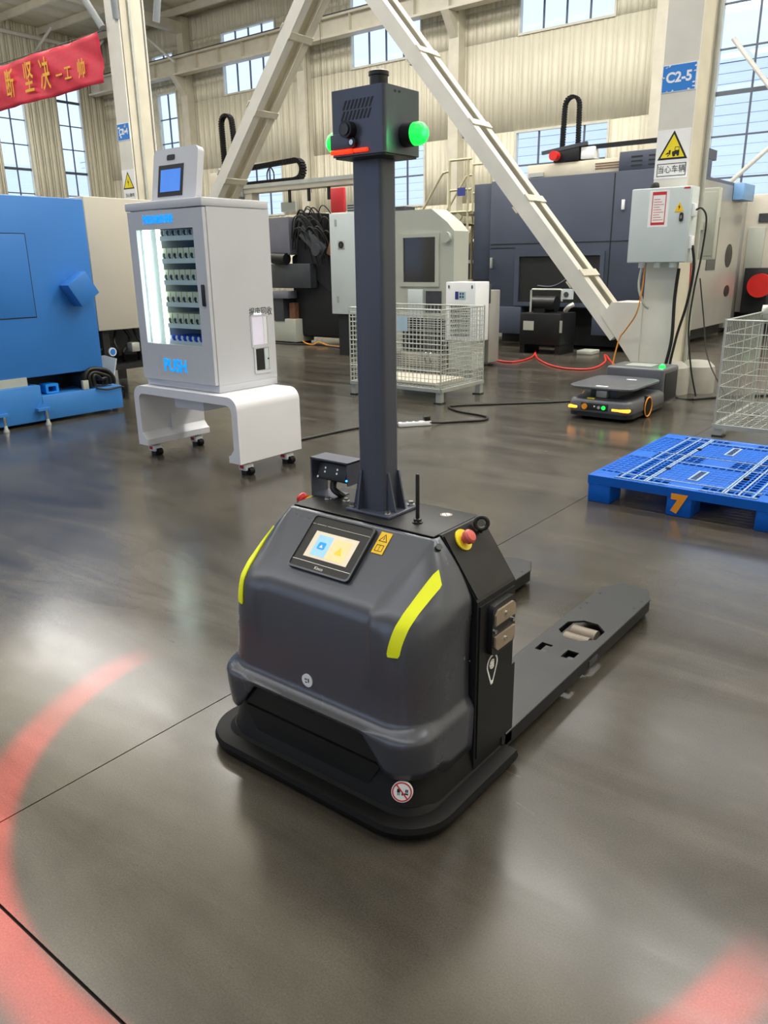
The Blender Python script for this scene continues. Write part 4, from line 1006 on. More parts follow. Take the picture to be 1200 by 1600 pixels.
# side slots and text
text('side_text', '报废回收', 'darkgrey', va, .062, TS(AX1+.001, 3.955, 1.075), sx=.9)
fr = B().ringprism(rrect(3.935, .945, .17, .225, .012, 3), rrect(3.935, .945, .150, .205, .008, 3), FYZ(AX1), 0, .004).build('return_flap_frame', 'vend', va)
B().box(AX1+.0002, AX1+.002, 3.865, 3.97, .85, 1.045).build('return_flap', mat('lit_flap', (214, 210, 226), .4, emit=(214, 208, 232), es=.25), fr)
B().box(AX1+.0002, AX1+.003, 3.972, 4.005, .85, 1.045).build('flap_edge', 'white', fr)
B().box(AX1+.0002, AX1+.006, 3.885, 3.955, 1.062, 1.066).build('flap_light', 'e_led', fr)
fr = B().ringprism(rrect(3.945, .745, .16, .20, .01, 3), rrect(3.945, .745, .125, .16, .006, 3), FYZ(AX1), 0, .006).build('pickup_frame', 'vend', va)
B().box(AX1+.0002, AX1+.002, 3.885, 3.965, .67, .82).build('pickup_window', 'dkglass', fr)
B().box(AX1+.0002, AX1+.004, 3.967, 4.005, .67, .822).build('pickup_edge', 'boxgrey', fr)
B().cyl((AX1+.004, 4.0, .745), (AX1+.010, 4.0, .745), .006, 10).build('pickup_lock', 'blackp', fr)
# terminal on top
tm = B(); TMx = Matrix.Translation((-4.60, 3.585, AZ1)) @ Matrix.Rotation(radians(-10), 4, 'X')
tm.M = TMx; tm.prism(rrect(0, .17, .47, .34, .04, 6), lambda a, c, d: (a, d, c), 0, .05); ter = tm.build('terminal', 'vend', va)
b = B(); b.M = TMx; b.prism([(-.235, 0), (.235, 0), (.235, .02), (-.235, .02)], lambda a, c, d: (a, d, c), -.005, .09); b.build('terminal_foot', 'vend', ter)
b = B(); b.M = TMx; b.prism(rrect(-.045, .282, .085, .036, .012, 4), lambda a, c, d: (a, -d, c), 0, .002); b.build('camera_window', 'blackp', ter)
b = B(); b.M = TMx; b.box(-.17, .095, -.003, 0, .032, .235); scn = b.build('screen_bezel', 'blackp', ter)
b = B(); b.M = TMx; b.box(-.142, .070, -.005, -.003, .062, .205); b.build('screen', 'e_blue', ter)
b = B(); b.M = TMx; b.prism(circ(.05, .118, .008, 12), lambda a, c, d: (a, -.005-d, c), 0, .001); b.prism(circ(-.11, .08, .005, 10), lambda a, c, d: (a, -.005-d, c), 0, .001); b.build('screen_buttons', 'e_icon', ter)

# ================================================================== BLUE MACHINE (left edge)
bl = thing('blue_machine', 'large blue machine housing on a low base at the left edge', 'machine', (-7.6, 3.0, 0))
BX = -7.0
B().box(-8.7, BX, .6, 4.42, .43, 2.0, bev=.012).build('housing', 'blue', bl)
B().box(BX, BX+.008, 2.4, 3.80, .97, 1.68, bev=.003).build('access_panel', 'blue', bl)
b = B(); b.box(BX, BX+.003, 2.392, 3.808, .962, 1.688); b.build('panel_gap', 'black', bl)
b = B(); b.M = Matrix.Translation((BX, 4.225, 1.20)) @ Matrix.Rotation(radians(32), 4, 'X'); b.box(0, .15, -.115, .115, -.115, .115, bev=.004); b.build('vent_box', 'blue', bl)
B().box(BX-.4, BX+.01, 3.1, 3.62, 1.96, 2.03, bev=.006).build('top_cap', mat('bright_blue', (20, 140, 235), .4), bl)
b = B(); b.box(-8.6, -7.36, .8, 4.40, .03, .428); b.build('recess', 'cncd', bl)
bb = B(); bb.box(-7.32, -6.955, .6, 3.72, .03, .36, bev=.006); bb.box(-7.32, -6.955, 3.722, 4.57, .03, .255, bev=.006); bb.build('base', 'blued', bl)
B().box(-7.30, -6.99, 3.0, 3.62, .362, .44).build('guide_block', 'greyg', bl)
b = B(); b.ringprism(rrect(3.87, .305, .13, .09, .015, 3), rrect(3.87, .30, .08, .05, .01, 3), FYZ(-7.14), 0, .12); b.build('clamp', mat('bright_blue', (20, 140, 235), .4), bl)
for yy in (2.6, 3.30, 3.70):
    cs = B().box(-6.955, -6.90, yy-.06, yy+.06, .13, .155).build('caster', 'blued', bl)
    B().prism([(yy-.05, .155), (yy+.05, .155), (yy, .20)], lambda a, c, d: (-6.955+d, a, c), 0, .03).build('caster_gusset', 'blued', cs)
    B().cyl((-6.87, yy, .135), (-6.87, yy, .06), .014, 12).build('stem', 'chrome', cs)
    B().lathe((-6.87, yy, .0), (0, 0, 1), [(.026, 0), (.026, .012), (.017, .03), (.012, .07)], 18).build('levelling_foot', 'zinc', cs)
cb_ = thing('cable_bundle', 'thick black cable bundle piled on the end of the blue base', 'cable', (-7.1, 4.4, .26))
for k in range(30):
    x = -7.26+.029*(k % 10); q = k//10; e = .02*(k % 2)
    B().tube([(x, 4.22+.04*q, .275), (x+.01, 4.20+.045*q, .37), (x+.01, 4.27+.03*q, .425-.035*q+e), (x+.01, 4.42-.03*q+e, .415-.04*q), (x+.01, 4.49-.04*q+e, .34), (x, 4.50-.045*q+e, .275)], .019, 8, 4).build('cable', 'cable', cb_)
B().box(-7.0, -6.965, 4.16, 4.22, .258, .345, bev=.003).build('connector', 'greyg', cb_)
tag(B().tube([(-6.94, 4.28, .262), (-6.93, 4.40, .235), (-6.935, 4.58, .235), (-7.1, 4.68, .1)], .01, 8).build('power_cable', 'cable'), 'thin black cable hanging over the end of the blue base', 'cable', 'cables')
lp = B(); lp.M = Matrix.Translation((-7.42, 4.60, .004)) @ Matrix.Rotation(radians(-16), 4, 'X'); lp.prism([(-.02, 0), (.32, 0), (.32, .5), (.1, .52), (-.02, .5)], lambda a, c, d: (a-.15, d, c), 0, .012)
tag(lp.build('sheet_metal_guard', 'boxgrey'), 'pale sheet-metal guard leaning behind the end of the blue base', 'guard')
# beige enclosure behind
be = thing('beige_enclosure', 'beige machine enclosure between the blue housing and the vending cabinet', 'machine', (-8.2, 5.3, 0))
B().box(-9.2, -7.5, 4.74, 6.1, .75, 2.07, bev=.01).build('housing', 'beige', be)
B().box(-9.1, -7.55, 4.8, 6.0, .32, .38).build('lower_shelf', 'cncd', be)
for x, y in ((-7.6, 4.85), (-7.6, 5.95), (-9.0, 4.85), (-9.0, 5.95)): B().box(x-.04, x+.04, y-.04, y+.04, 0, .75).build('leg', 'cncd', be)
B().box(-9.0, -8.3, 4.85, 5.9, .38, .74).build('inner_unit', 'darkgrey', be)
pg = B().cyl((-7.58, 4.90, .52), (-7.54, 4.90, .52), .045, 20).build('pressure_gauge', 'white', be); B().cyl((-7.54, 4.90, .52), (-7.537, 4.90, .52), .033, 18).build('dial', 'signblue', pg)
for k in range(7):
    r_ = random.Random(40+k); y = 4.85+.11*k
    B().tube([(-7.7, y, .74), (-7.62+r_.uniform(-.05, .05), y+r_.uniform(-.1, .1), .62), (-7.6, y+r_.uniform(-.15, .15), .5), (-7.75, y+r_.uniform(-.1, .1), .39)], .014+.006*(k % 2), 8).build('hose', 'cable', be)
B().box(-7.6, -7.5, 5.12, 5.22, .50, .60, bev=.01).build('valve_block', 'zinc', be)
B().box(-8.9, -8.3, 3.0, 4.0, 2.0, 2.06).build('rear_cap', 'beige', bl)

# ================================================================== BLUE PALLET
pa = thing('plastic_pallet', 'blue plastic pallet with an orange 7 on its middle foot', 'pallet', (-1.285, 5.04, 0))
px0, px1, py0, py1, pz = -1.83, -.74, 4.33, 5.75, .165
xm, ym = (px0+px1)/2, (py0+py1)/2
fw_ = .14
for ix, x in enumerate((px0, xm-.07, px1-fw_)):
    for iy, y in enumerate((py0, ym-.09, py1-.18)):
        b = B(); b.box(x, x+fw_, y, y+.18, 0, .125, bev=.008); f_ = b.build('foot', 'pallet', pa)
        if ix == 1 and iy == 0: text('number', '7', 'orange', f_, .13, TF(x+.066, y-.0045, .072), sx=1.1, bold=.011, ext=.001)
b = B()
b.box(px0-.003, px1+.003, py0-.003, py0+.022, .112, .163); b.box(px0-.003, px1+.003, py1-.022, py1+.003, .112, .163); b.box(px0-.003, px0+.022, py0+.022, py1-.022, .112, .163); b.box(px1-.022, px1+.003, py0+.022, py1-.022, .112, .163)
b.build('edge_frame', 'pallet', pa)
# deck lattice
b = B(); gx, gy = 24, 26
for i in range(gx+1): x = px0+.006+(px1-px0-.012)*i/gx; b.box(x-.004, x+.004, py0+.01, py1-.01, .135, .1648)
for j in range(gy+1): y = py0+.006+(py1-py0-.012)*j/gy; b.box(px0+.01, px1-.01, y-.006, y+.006, .135, .1644)
dk = b.build('deck_lattice', 'pallet', pa); dk['kind'] = 'stuff'
def patch(x0, x1, y0, y1, name='deck_panel', m='pallet', z=pz): return B().box(x0, x1, y0, y1, .148, z, bev=.003).build(name, m, pa)
for x in (px0+.0, xm-.085, px1-.15):
    for y in (py0, ym-.09, py1-.14): patch(x+.001, x+(.15 if x != xm-.085 else .17), y+.001, y+(.14 if y != ym-.09 else .18)-.002)
for x0_, x1_ in ((xm-.2, xm+.2),):
    for y0_, y1_ in ((py0+.18, ym-.14), (ym+.14, py1-.2)): patch(x0_, x1_, y0_, y1_, z=.163)
for x0_, x1_ in ((px0+.02, px0+.17), (px1-.17, px1-.02)):
    for y0_, y1_ in ((py0+.17, ym-.12), (ym+.12, py1-.17)): patch(x0_, x1_, y0_, y1_, z=.1615)
# worn ribs (light scuffed edges)
b = B()
for x in (px0+.175, px0+.25, px0+.32, xm-.21, xm+.21, px1-.32, px1-.25, px1-.175): b.box(x-.0045, x+.0045, py0+.03, py1-.03, .160, .1668)
for y in (py0+.145, py0+.04, ym-.10, ym+.10, py1-.15, py1-.04): b.box(px0+.15, px1-.15, y-.005, y+.005, .160, .1668)
b.build('worn_ribs', 'palletedge', pa)
for y in (ym-.38, ym+.36):
    bb = B().ringprism([(xm-.03, y-.12), (xm+.03, y-.12), (xm+.03, y+.12), (xm-.03, y+.12)], [(xm-.018, y-.108), (xm+.018, y-.108), (xm+.018, y+.108), (xm-.018, y+.108)], FXY(.163), 0, .006).build('slot_insert', 'paper' if False else 'palletedge', pa)
    for k in range(4): B().box(xm-.015, xm+.015, y-.1+.052*k, y-.1+.052*k+.034, .163, .1655).build('slot', 'black', bb)
for x, y in ((px0+.34, py0+.40), (px1-.30, py0+.42), (px0+.34, py1-.4), (px1-.3, py1-.4)): B().cyl((x, y, .16), (x, y, .172), .016, 14).build('rubber_stud', 'matt', pa)

# ================================================================== SMALL LIFT ROBOT BY THE COLUMN
ag = thing('lifting_robot', 'low grey lifting robot with orange lamps parked by the numbered column', 'robot', (-2.78, 7.2, 0))
AXC, AYF = -2.785, 6.68
def plan(w, l0, l1, r, r2): return rrect(AXC, (l0+l1)/2, w, l1-l0, r, 6)
b = B(); b.prism(plan(.60, AYF+.01, 7.62, .10, .1), FXY(.035), 0, .05); b.build('underbody', 'blackp', ag)
V = []; lev = [(.075, 0), (.09, .006), (.165, .0), (.19, -.02), (.20, -.045)]
for z, of in lev: V += [(x, y, z) for x, y in rrect(AXC, 7.15, .60+2*of, .94+2*of, .10+of, 6)]
k = len(V)//len(lev); b = B(); b.add(V, [(a*k+i, a*k+(i+1) % k, (a+1)*k+(i+1) % k, (a+1)*k+i) for a in range(len(lev)-1) for i in range(k)]+[tuple(range(k))[::-1], tuple((len(lev)-1)*k+i for i in range(k))]); b.build('shell', 'agv', ag)
B().box(AXC-.13, AXC+.13, 6.80, 7.5, .20, .285, bev=.01).build('lift_column', 'darkgrey', ag)
B().box(AXC-.05, AXC+.05, 6.745, 6.80, .205, .27, bev=.006).build('front_sensor', 'cncs', ag)
B().box(AXC-.115, AXC-.045, 6.70, 6.73, .19, .203, bev=.003).build('yellow_tab', 'ysign', ag)
V = []
for z, of in ((.285, -.02), (.292, 0), (.306, 0), (.310, -.004)): V += [(x, y, z) for x, y in rrect(AXC, 7.06, .62+2*of, .80+2*of, .13+of, 7)]
k = len(V)//4; b = B(); b.add(V, [(a*k+i, a*k+(i+1) % k, (a+1)*k+(i+1) % k, (a+1)*k+i) for a in range(3) for i in range(k)]+[tuple(range(k))[::-1], tuple(3*k+i for i in range(k))]); pt = b.build('lift_platform', 'agv', ag)
B().box(AXC-.05, AXC+.06, 6.72, 6.755, .310, .3112).build('platform_label', 'paper', pt)
B().box(AXC+.03, AXC+.12, 7.25, 7.285, .310, .3112).build('platform_label', 'paper', pt)
tw = B().box(AXC-.28, AXC+.29, 7.50, 7.95, .05, .395, bev=.025, seg=3).build('rear_tower', 'agv', ag)
B().box(AXC-.14, AXC+.12, 7.62, 7.84, .395, .398).build('tower_panel', 'zinc', tw)
B().box(AXC+.29, AXC+.297, 7.56, 7.90, .08, .35, bev=.003).build('tower_side', 'cncd', tw)
B().lathe((AXC+.24, 7.60, .395), (0, 0, 1), [(.03, 0), (.03, .012), (.024, .028), (.008, .036)], 18).build('green_beacon', 'e_green', tw)
l = bpy.data.lights.new('green_beacon_light', 'POINT'); l.energy = 0.9; l.color = (.1, 1, .3); l.shadow_soft_size = .03
lo = bpy.data.objects.new('green_beacon_light', l); COL.objects.link(lo); lo.location = (AXC+.24, 7.60, .47)
fp = B().box(AXC-.16, AXC+.10, AYF-.008, AYF+.02, .095, .16, bev=.006).build('front_panel', 'blackp', ag)
B().cyl((AXC-.12, AYF-.008, .127), (AXC-.12, AYF-.022, .127), .026, 18).build('stop_button', 'orange', fp)
B().cyl((AXC+.06, AYF-.008, .127), (AXC+.06, AYF-.016, .127), .018, 16).build('green_button', 'e_green', fp)
B().cyl((AXC+.015, AYF-.008, .127), (AXC+.015, AYF-.014, .127), .014, 16).build('grey_button', 'zinc', fp)
B().box(AXC-.035, AXC-.02, AYF-.0095, AYF-.008, .127, .14).build('white_mark', 'paper', fp)
for x0_, x1_ in ((AXC-.285, AXC-.19), (AXC+.13, AXC+.29)):
    B().box(x0_, x1_, AYF-.006, AYF+.06, .10, .128, bev=.008).build('amber_lamp', 'e_amber', ag)
for sg in (1, -1):
    wh = B().cyl((AXC+sg*.22, 7.1, .10), (AXC+sg*.312, 7.1, .10), .095, 26).build('drive_wheel', 'matt', ag)
    B().ring((AXC+sg*.312, 7.1, .10), (1, 0, 0), .088, .007).build('orange_rim', 'orange', wh)
    for yy in (6.85, 7.4): B().cyl((AXC+sg*.18-.02, yy, .04), (AXC+sg*.18+.02, yy, .04), .04, 16).build('support_wheel', 'matt', ag)

# ================================================================== WIRE CAGES
def wires(x0, x1, y0, y1, z0, z1, px, pz_, r=.0035, hr=None):
    """welded mesh panel in a vertical plane"""
    b = B(); along = 'x' if abs(x1-x0) > abs(y1-y0) else 'y'; L = (x1-x0) if along == 'x' else (y1-y0); n = max(1, round(L/px))
    for i in range(n+1):
        t = i/n; x, y = x0+(x1-x0)*t, y0+(y1-y0)*t; b.cyl((x, y, z0), (x, y, z1), r, 5, cap=False)
    m_ = max(1, round((z1-z0)/pz_))
    for j in range(m_+1):
        z = z0+(z1-z0)*j/m_; b.cyl((x0, y0, z), (x1, y1, z), r, 5, cap=False)
    return b
def cage(label, x0, x1, y0, y1, zb, zt, px=.05, pz_=.05, feet=True):
    t = thing('wire_cage', label, 'wire cage', ((x0+x1)/2, (y0+y1)/2, 0), 'wire mesh cages')
    for a in ((x0, x1, y0, y0), (x0, x1, y1, y1), (x0, x0, y0, y1), (x1, x1, y0, y1)):
        o = wires(*a, zb, zt, px, pz_).build('mesh_panel', 'zinc', t); o['kind'] = 'stuff'
    b = B(); n = 16
    for i in range(n+1): x = x0+(x1-x0)*i/n; b.cyl((x, y0, zb), (x, y1, zb), .0035, 5, cap=False)
    for i in range(n+1): y = y0+(y1-y0)*i/n; b.cyl((x0, y, zb), (x1, y, zb), .0035, 5, cap=False)
    o = b.build('base_mesh', 'zinc', t); o['kind'] = 'stuff'
    for a in ((x0, x1, y0, y0), (x0, x1, y1, y1), (x0, x0, y0, y1), (x1, x1, y0, y1)):
        B().bar((a[0], a[2], zb-.015), (a[1], a[3], zb-.015), .03, .035).build('base_rail', 'zinc', t)
        B().tube([(a[0], a[2], zt), (a[1], a[3], zt)], .007, 8, 1).build('top_rail', 'zinc', t)
    for x in (x0, x1):
        for y in (y0, y1):
            B().tube([(x, y, zb), (x, y, zt+.01)], .008, 8, 1).build('corner_post', 'zinc', t)
            sx = -1 if x == x1 else 1; sy = -1 if y == y1 else 1
            if feet:
                ft = B().box(min(x, x+sx*.06), max(x, x+sx*.06), min(y, y+sy*.06), max(y, y+sy*.06), .012, zb-.03).build('foot', 'zinc', t)
                B().box(min(x-sx*.01, x+sx*.08), max(x-sx*.01, x+sx*.08), min(y-sy*.01, y+sy*.08), max(y-sy*.01, y+sy*.08), 0, .012).build('foot_plate', 'blackp', ft)
    return t
cg = cage('wire mesh cage just right of the mast, with a pale tag', -5.65, -4.45, 6.62, 7.45, .15, .94)
B().box(-5.0, -4.86, 6.610, 6.613, .72, .87).build('paper_tag', mat('pale_blue_tag', (176, 200, 214), .5), cg)
for z in (.33, .60): B().tube([(-5.65, 6.615, z), (-4.45, 6.615, z)], .006, 6, 1).build('hinge_bar', 'zinc', cg)
for x in (-4.62, -4.56): B().tube([(x, 6.60, .42), (x, 6.585, .44), (x, 6.585, .50), (x, 6.60, .52)], .006, 6, 1).build('latch', 'chrome', cg)
bd = B().box(-5.5, -4.6, 6.75, 7.3, .156, .19, bev=.003).build('cardboard_sheet', 'beige'); tag(bd, 'flat beige board lying in the bottom of the mesh cage by the mast', 'board')
cg2 = cage('wire mesh cage at the right edge behind the blue pallet', -1.75, -.65, 6.62, 7.85, .10, .93, px=.05, pz_=.10)
o = B().box(-1.30, -1.0, 7.0, 7.06, .105, 1.0, bev=.004).build('white_panel', 'paper'); tag(o, 'white panel standing inside the wire cage at the right edge', 'panel')
o = B().box(-1.45, -1.15, 7.3, 7.6, .9, 1.08, bev=.02)
pb = thing('plastic_sheeting', 'crumpled clear plastic sheeting bunched on the cage at the right edge', 'plastic sheet', (-1.5, 7.8, .93))
rr = random.Random(11); b = B(); nn_ = 14
pts = [[(-1.75+.9*i/nn_, 7.7+.26*j/nn_, .90+.05*sin(i*1.3+j*.7)+rr.uniform(-.03, .05)) for j in range(nn_+1)] for i in range(nn_+1)]
b.add([p for r_ in pts for p in r_], [(i*(nn_+1)+j, (i+1)*(nn_+1)+j, (i+1)*(nn_+1)+j+1, i*(nn_+1)+j+1) for i in range(nn_) for j in range(nn_)])
o = b.build('crumpled_sheet', mat('milky_plastic', (206, 208, 200), .25, var=.1, scale=20), pb, ang=20); md = o.modifiers.new('t', 'SOLIDIFY'); md.thickness = .002

# ================================================================== BACKGROUND MACHINES
# dark slate machining centre
cn = thing('machining_centre', 'large slate-blue machining centre behind the long brace', 'machine', (-5.8, 13.3, 0))
B().box(-7.10, -4.18, 12.0, 16.0, .66, 2.64, bev=.01).build('housing', 'cnc', cn)
B().box(-7.46, -7.105, 12.06, 14.5, 1.08, 2.62, bev=.01).build('side_bay', 'cnc', cn)
B().box(-4.95, -4.20, 12.02, 14.0, 2.64, 2.9, bev=.01).build('upper_housing', 'cnc', cn)
B().box(-4.18, -4.16, 12.1, 15.98, .25, 2.58).build('side_cladding', 'cncs', cn)
B().box(-6.98, -4.3, 12.3, 15.8, .05, .66).build('underside_shade_block', 'cncd', cn)  # dark block put in for the shaded void beneath the housing
B().box(-6.95, -6.45, 11.96, 12.3, .22, .66, bev=.01).build('foot_box', 'cnc', cn)
B().box(-5.2, -4.2, 11.99, 12.3, .25, .70, bev=.01).build('foot_box', 'cnc', cn)
op = B().ringprism([(-6.60, .68), (-5.05, .68), (-5.05, 1.52), (-6.60, 1.52)], [(-6.52, .74), (-5.12, .74), (-5.12, 1.46), (-6.52, 1.46)], FXZ(12.0), 0, .03).build('opening_frame', 'cnc', cn)
B().box(-6.52, -5.12, 11.995, 12.0, .74, 1.46).build('cavity', 'cncd', op)
B().tube([(-5.55, 11.97, 1.40), (-5.6, 11.93, 1.15), (-5.85, 11.92, 1.0), (-6.15, 11.95, 1.0)], .016, 8).build('hose', 'darkgrey', op)
for zz, xa, xb in ((1.66, -7.08, -4.2), (1.60, -7.08, -6.62)): B().box(xa, xb, 11.996, 12.0, zz-.006, zz+.006).build('panel_seam', 'black', cn)
B().box(-4.99, -4.975, 11.995, 12.0, .75, 2.62).build('panel_seam', 'black', cn)
B().box(-7.06, -7.03, 11.95, 12.0, 1.28, 1.45, bev=.004).build('door_handle', 'zinc', cn)
B().box(-4.84, -4.80, 11.96, 12.0, 2.10, 2.24, bev=.004).build('latch', 'white', cn)
for r_ in range(3):
    for c_ in range(2): B().prism(rrect(-4.68+.26*c_, 2.70+.06*r_, .17, .022, .008, 2), FXZ(12.02), 0, .002).build('vent_slot', 'black', cn)
for y_, z_, ry, rz_ in ((15.38, 1.43, .21, .20), (15.5, .82, .17, .10)): B().prism([(y_+ry*cos(t), z_+rz_*sin(t)) for t in [2*pi*i/24 for i in range(24)]], FYZ(-4.16), 0, .006).build('port_hole', 'black', cn)
B().box(-4.16, -4.15, 14.1, 14.6, 1.2, 2.05).build('vent_grille', 'darkgrey', cn)
B().box(-4.30, -3.98, 12.6, 12.95, .75, 2.20, bev=.01).build('electrics_box', 'greyg', cn)
B().box(-4.55, -4.2, 13.4, 14.2, 2.9, 3.05).build('top_box', 'cnc', cn)
B().box(-4.155, -3.98, 15.2, 15.9, 2.35, 2.62, bev=.01).build('blue_box', mat('light_blue_box', (120, 165, 215), .4), cn)
rl = thing('gantry_rail', 'cream gantry rail on top of the slate-blue machining centre', 'rail', (-5.6, 12.3, 2.65))
B().box(-6.5, -4.96, 12.1, 12.32, 2.645, 2.84, bev=.008).build('rail_body', 'steel_t', rl)
for k in range(3): B().box(-5.35, -4.9, 12.094, 12.1, 2.70+.035*k, 2.715+.035*k).build('rail_groove', 'copper', rl)
B().box(-6.45, -6.2, 12.06, 12.1, 2.66, 2.72).build('end_clip', 'zinc', rl)
cr = thing('gantry_carriage', 'dark gantry carriage with a red motor above the machining centre', 'carriage', (-5.9, 12.2, 2.85))
B().box(-6.05, -5.62, 12.08, 12.34, 2.842, 3.05, bev=.02).build('carriage_body', 'blackm', cr)
B().cyl((-5.98, 12.05, 2.93), (-5.98, 11.93, 2.93), .07, 18).build('motor', 'red', cr)
B().bar((-6.25, 12.1, 3.0), (-5.5, 12.1, 3.08), .05, .05).build('arm', 'darkgrey', cr)
B().box(-5.62, -4.3, 12.15, 12.22, 3.0, 3.06).build('cross_bar', 'blackm', cr)
B().box(-5.6, -5.38, 12.1, 12.3, 2.86, 3.03, bev=.01).build('white_box', 'white', cr)
def chain(pts, w, h, m='matt', n=60):
    """drag chain: separate link plates along a path lying in an XZ plane"""
    P = [Vector(p) for p in pts]; seg = []; L = 0
    for a, c in zip(P[:-1], P[1:]): seg.append((L, a, c)); L += (c-a).length
    b = B()
    for i in range(n):
        s = L*(i+.5)/n
        for l0, a, c in seg:
            if l0 <= s <= l0+(c-a).length+1e-6: break
        d = (c-a).normalized(); p = a+d*(s-l0)
        b.bar(p-d*(L/n*.38), p+d*(L/n*.38), w, h, up=d.cross(Vector((0, 1, 0))) if abs(d.y) < .9 else (0, 0, 1))
        if i % 2: b.bar(p-d*(L/n*.62), p+d*(L/n*.62), w*.8, h*.6, up=d.cross(Vector((0, 1, 0))))
    return b
arc = [(-5.96, 12.2, 3.06), (-5.95, 12.2, 3.62)]+[(-5.83-.115*cos(t), 12.2, 3.65+.115*sin(t)) for t in [pi*i/10 for i in range(11)]]+[(-5.71, 12.2, 3.62), (-5.70, 12.2, 3.06)]
tag(chain(arc, .10, .045, n=44).build('drag_chain', 'matt'), 'black drag chain in a tall narrow loop above the machining centre', 'drag chain', 'drag chains')
# hydraulic unit
hy = thing('hydraulic_unit', 'black hydraulic power unit on the floor before the machining centre', 'pump', (-5.75, 11.4, 0))
B().box(-6.05, -5.35, 11.2, 11.75, .14, .62, bev=.02).build('tank', 'blackm', hy)
for x in (-6.0, -5.4): B().box(x-.04, x+.04, 11.22, 11.73, 0, .14).build('skid', 'blackm', hy)
B().cyl((-5.95, 11.45, .75), (-5.55, 11.45, .75), .12, 20).build('motor', 'blackp', hy)
B().box(-5.9, -5.7, 11.35, 11.55, .62, .68).build('mount', 'blackp', hy)
B().tube([(-5.92, 11.3, .63), (-5.92, 11.3, .95), (-5.90, 11.3, .97), (-5.42, 11.3, .97), (-5.40, 11.3, .95), (-5.40, 11.3, .80)], .016, 8, 1).build('pipe', 'zinc', hy)
B().box(-5.42, -5.24, 11.3, 11.36, .83, .98).build('control_plate', 'boxgrey', hy)
B().cyl((-5.33, 11.29, .90), (-5.33, 11.30, .90), .04, 14).build('dial', 'darkgrey', hy)
B().box(-5.98, -5.80, 11.195, 11.2, .36, .50).build('nameplate', 'greyg', hy)
B().tube([(-5.33, 11.3, .66), (-5.26, 11.26, .72), (-5.20, 11.3, .76)], .035, 10).build('valve', 'zinc', hy)
B().box(-5.36, -5.32, 11.19, 11.2, .34, .52).build('sight_glass', 'zinc', hy)
tag(B().box(-5.2, -4.95, 11.5, 11.8, .0, .06, bev=.01).build('drip_tray', 'greyg'), 'small pale drip tray on the floor beside the hydraulic unit', 'tray')

# pale machining cell right behind the mast
pc = thing('machining_cell', 'pale grey-green machining cell with a dark viewing window behind the mast', 'machine', (-7.3, 10.0, 0))
B().prism([(-7.88, .12), (-6.22, .12), (-6.22, 1.80), (-6.34, 1.92), (-6.60, 2.10), (-7.88, 2.10)], FXZ(9.55), -.38, 0).build('housing', 'greyg', pc)
wf = B().ringprism([(-7.14, 1.06), (-6.46, 1.06), (-6.46, 1.78), (-7.14, 1.78)], [(-7.08, 1.12), (-6.52, 1.12), (-6.52, 1.73), (-7.08, 1.73)], FXZ(9.55), 0, .025).build('window_frame', 'greyg', pc)
B().box(-7.08, -6.52, 9.545, 9.55, 1.12, 1.73).build('viewing_window', 'dkglass', wf)
B().cyl((-6.33, 9.55, 1.72), (-6.33, 9.50, 1.72), .07, 18).build('hinge_cap', 'greyg', pc)
B().box(-6.98, -6.72, 9.50, 9.55, .62, 1.02, bev=.008).build('door_panel', 'boxgrey', pc)
B().box(-6.68, -6.42, 9.53, 9.55, .70, 1.00).build('vent_grille', 'darkgrey', pc)
B().box(-7.10, -6.30, 9.52, 9.55, .15, .62).build('kick_panel', 'cncd', pc)
B().box(-7.5, -7.1, 9.6, 9.85, 2.10, 2.16).build('top_unit', 'darkgrey', pc)
wd = thing('control_cabinet', 'tall white control cabinet left of the mast with a small square fan', 'cabinet', (-8.2, 9.6, 0))
B().box(-8.42, -7.9, 9.45, 9.9, .64, 2.11, bev=.008).build('cabinet_body', 'boxgrey', wd)
B().box(-8.35, -8.0, 9.52, 9.85, 0, .64).build('pedestal', 'cncd', wd)
B().box(-8.10, -7.75, 9.5, 9.7, 2.11, 2.25).build('top_fan_box', 'greyg', wd)
b = B()
for k in range(3): b.box(-8.09, -7.95, 9.496, 9.5, 2.135+.035*k, 2.15+.035*k)
b.build('fan_slots', 'black', wd)
fn = B().ringprism(rrect(-8.19, 1.66, .15, .15, .012, 3), circ(-8.19, 1.66, .055, 24), FXZ(9.45), 0, .008).build('fan_frame', 'darkgrey', wd) if False else B().box(-8.255, -8.125, 9.444, 9.45, 1.595, 1.725, bev=.003).build('fan_frame', 'zinc', wd)
B().prism(circ(-8.19, 1.66, .052, 22), FXZ(9.444), 0, .002).build('fan_disc', 'black', fn)
B().prism(circ(-8.19, 1.66, .02, 16), FXZ(9.442), 0, .003).build('fan_hub', 'darkgrey', fn)
for zz in (1.98, .86): B().prism(rrect(-8.29, zz, .035, .10, .01, 3), FXZ(9.45), 0, .012).build('lock', 'zinc', wd)
tag(B().box(-8.78, -8.50, 9.9, 9.95, 2.16, 2.52, bev=.01).build('red_board', 'redp'), 'red board standing above the white control cabinet left of the mast', 'board')
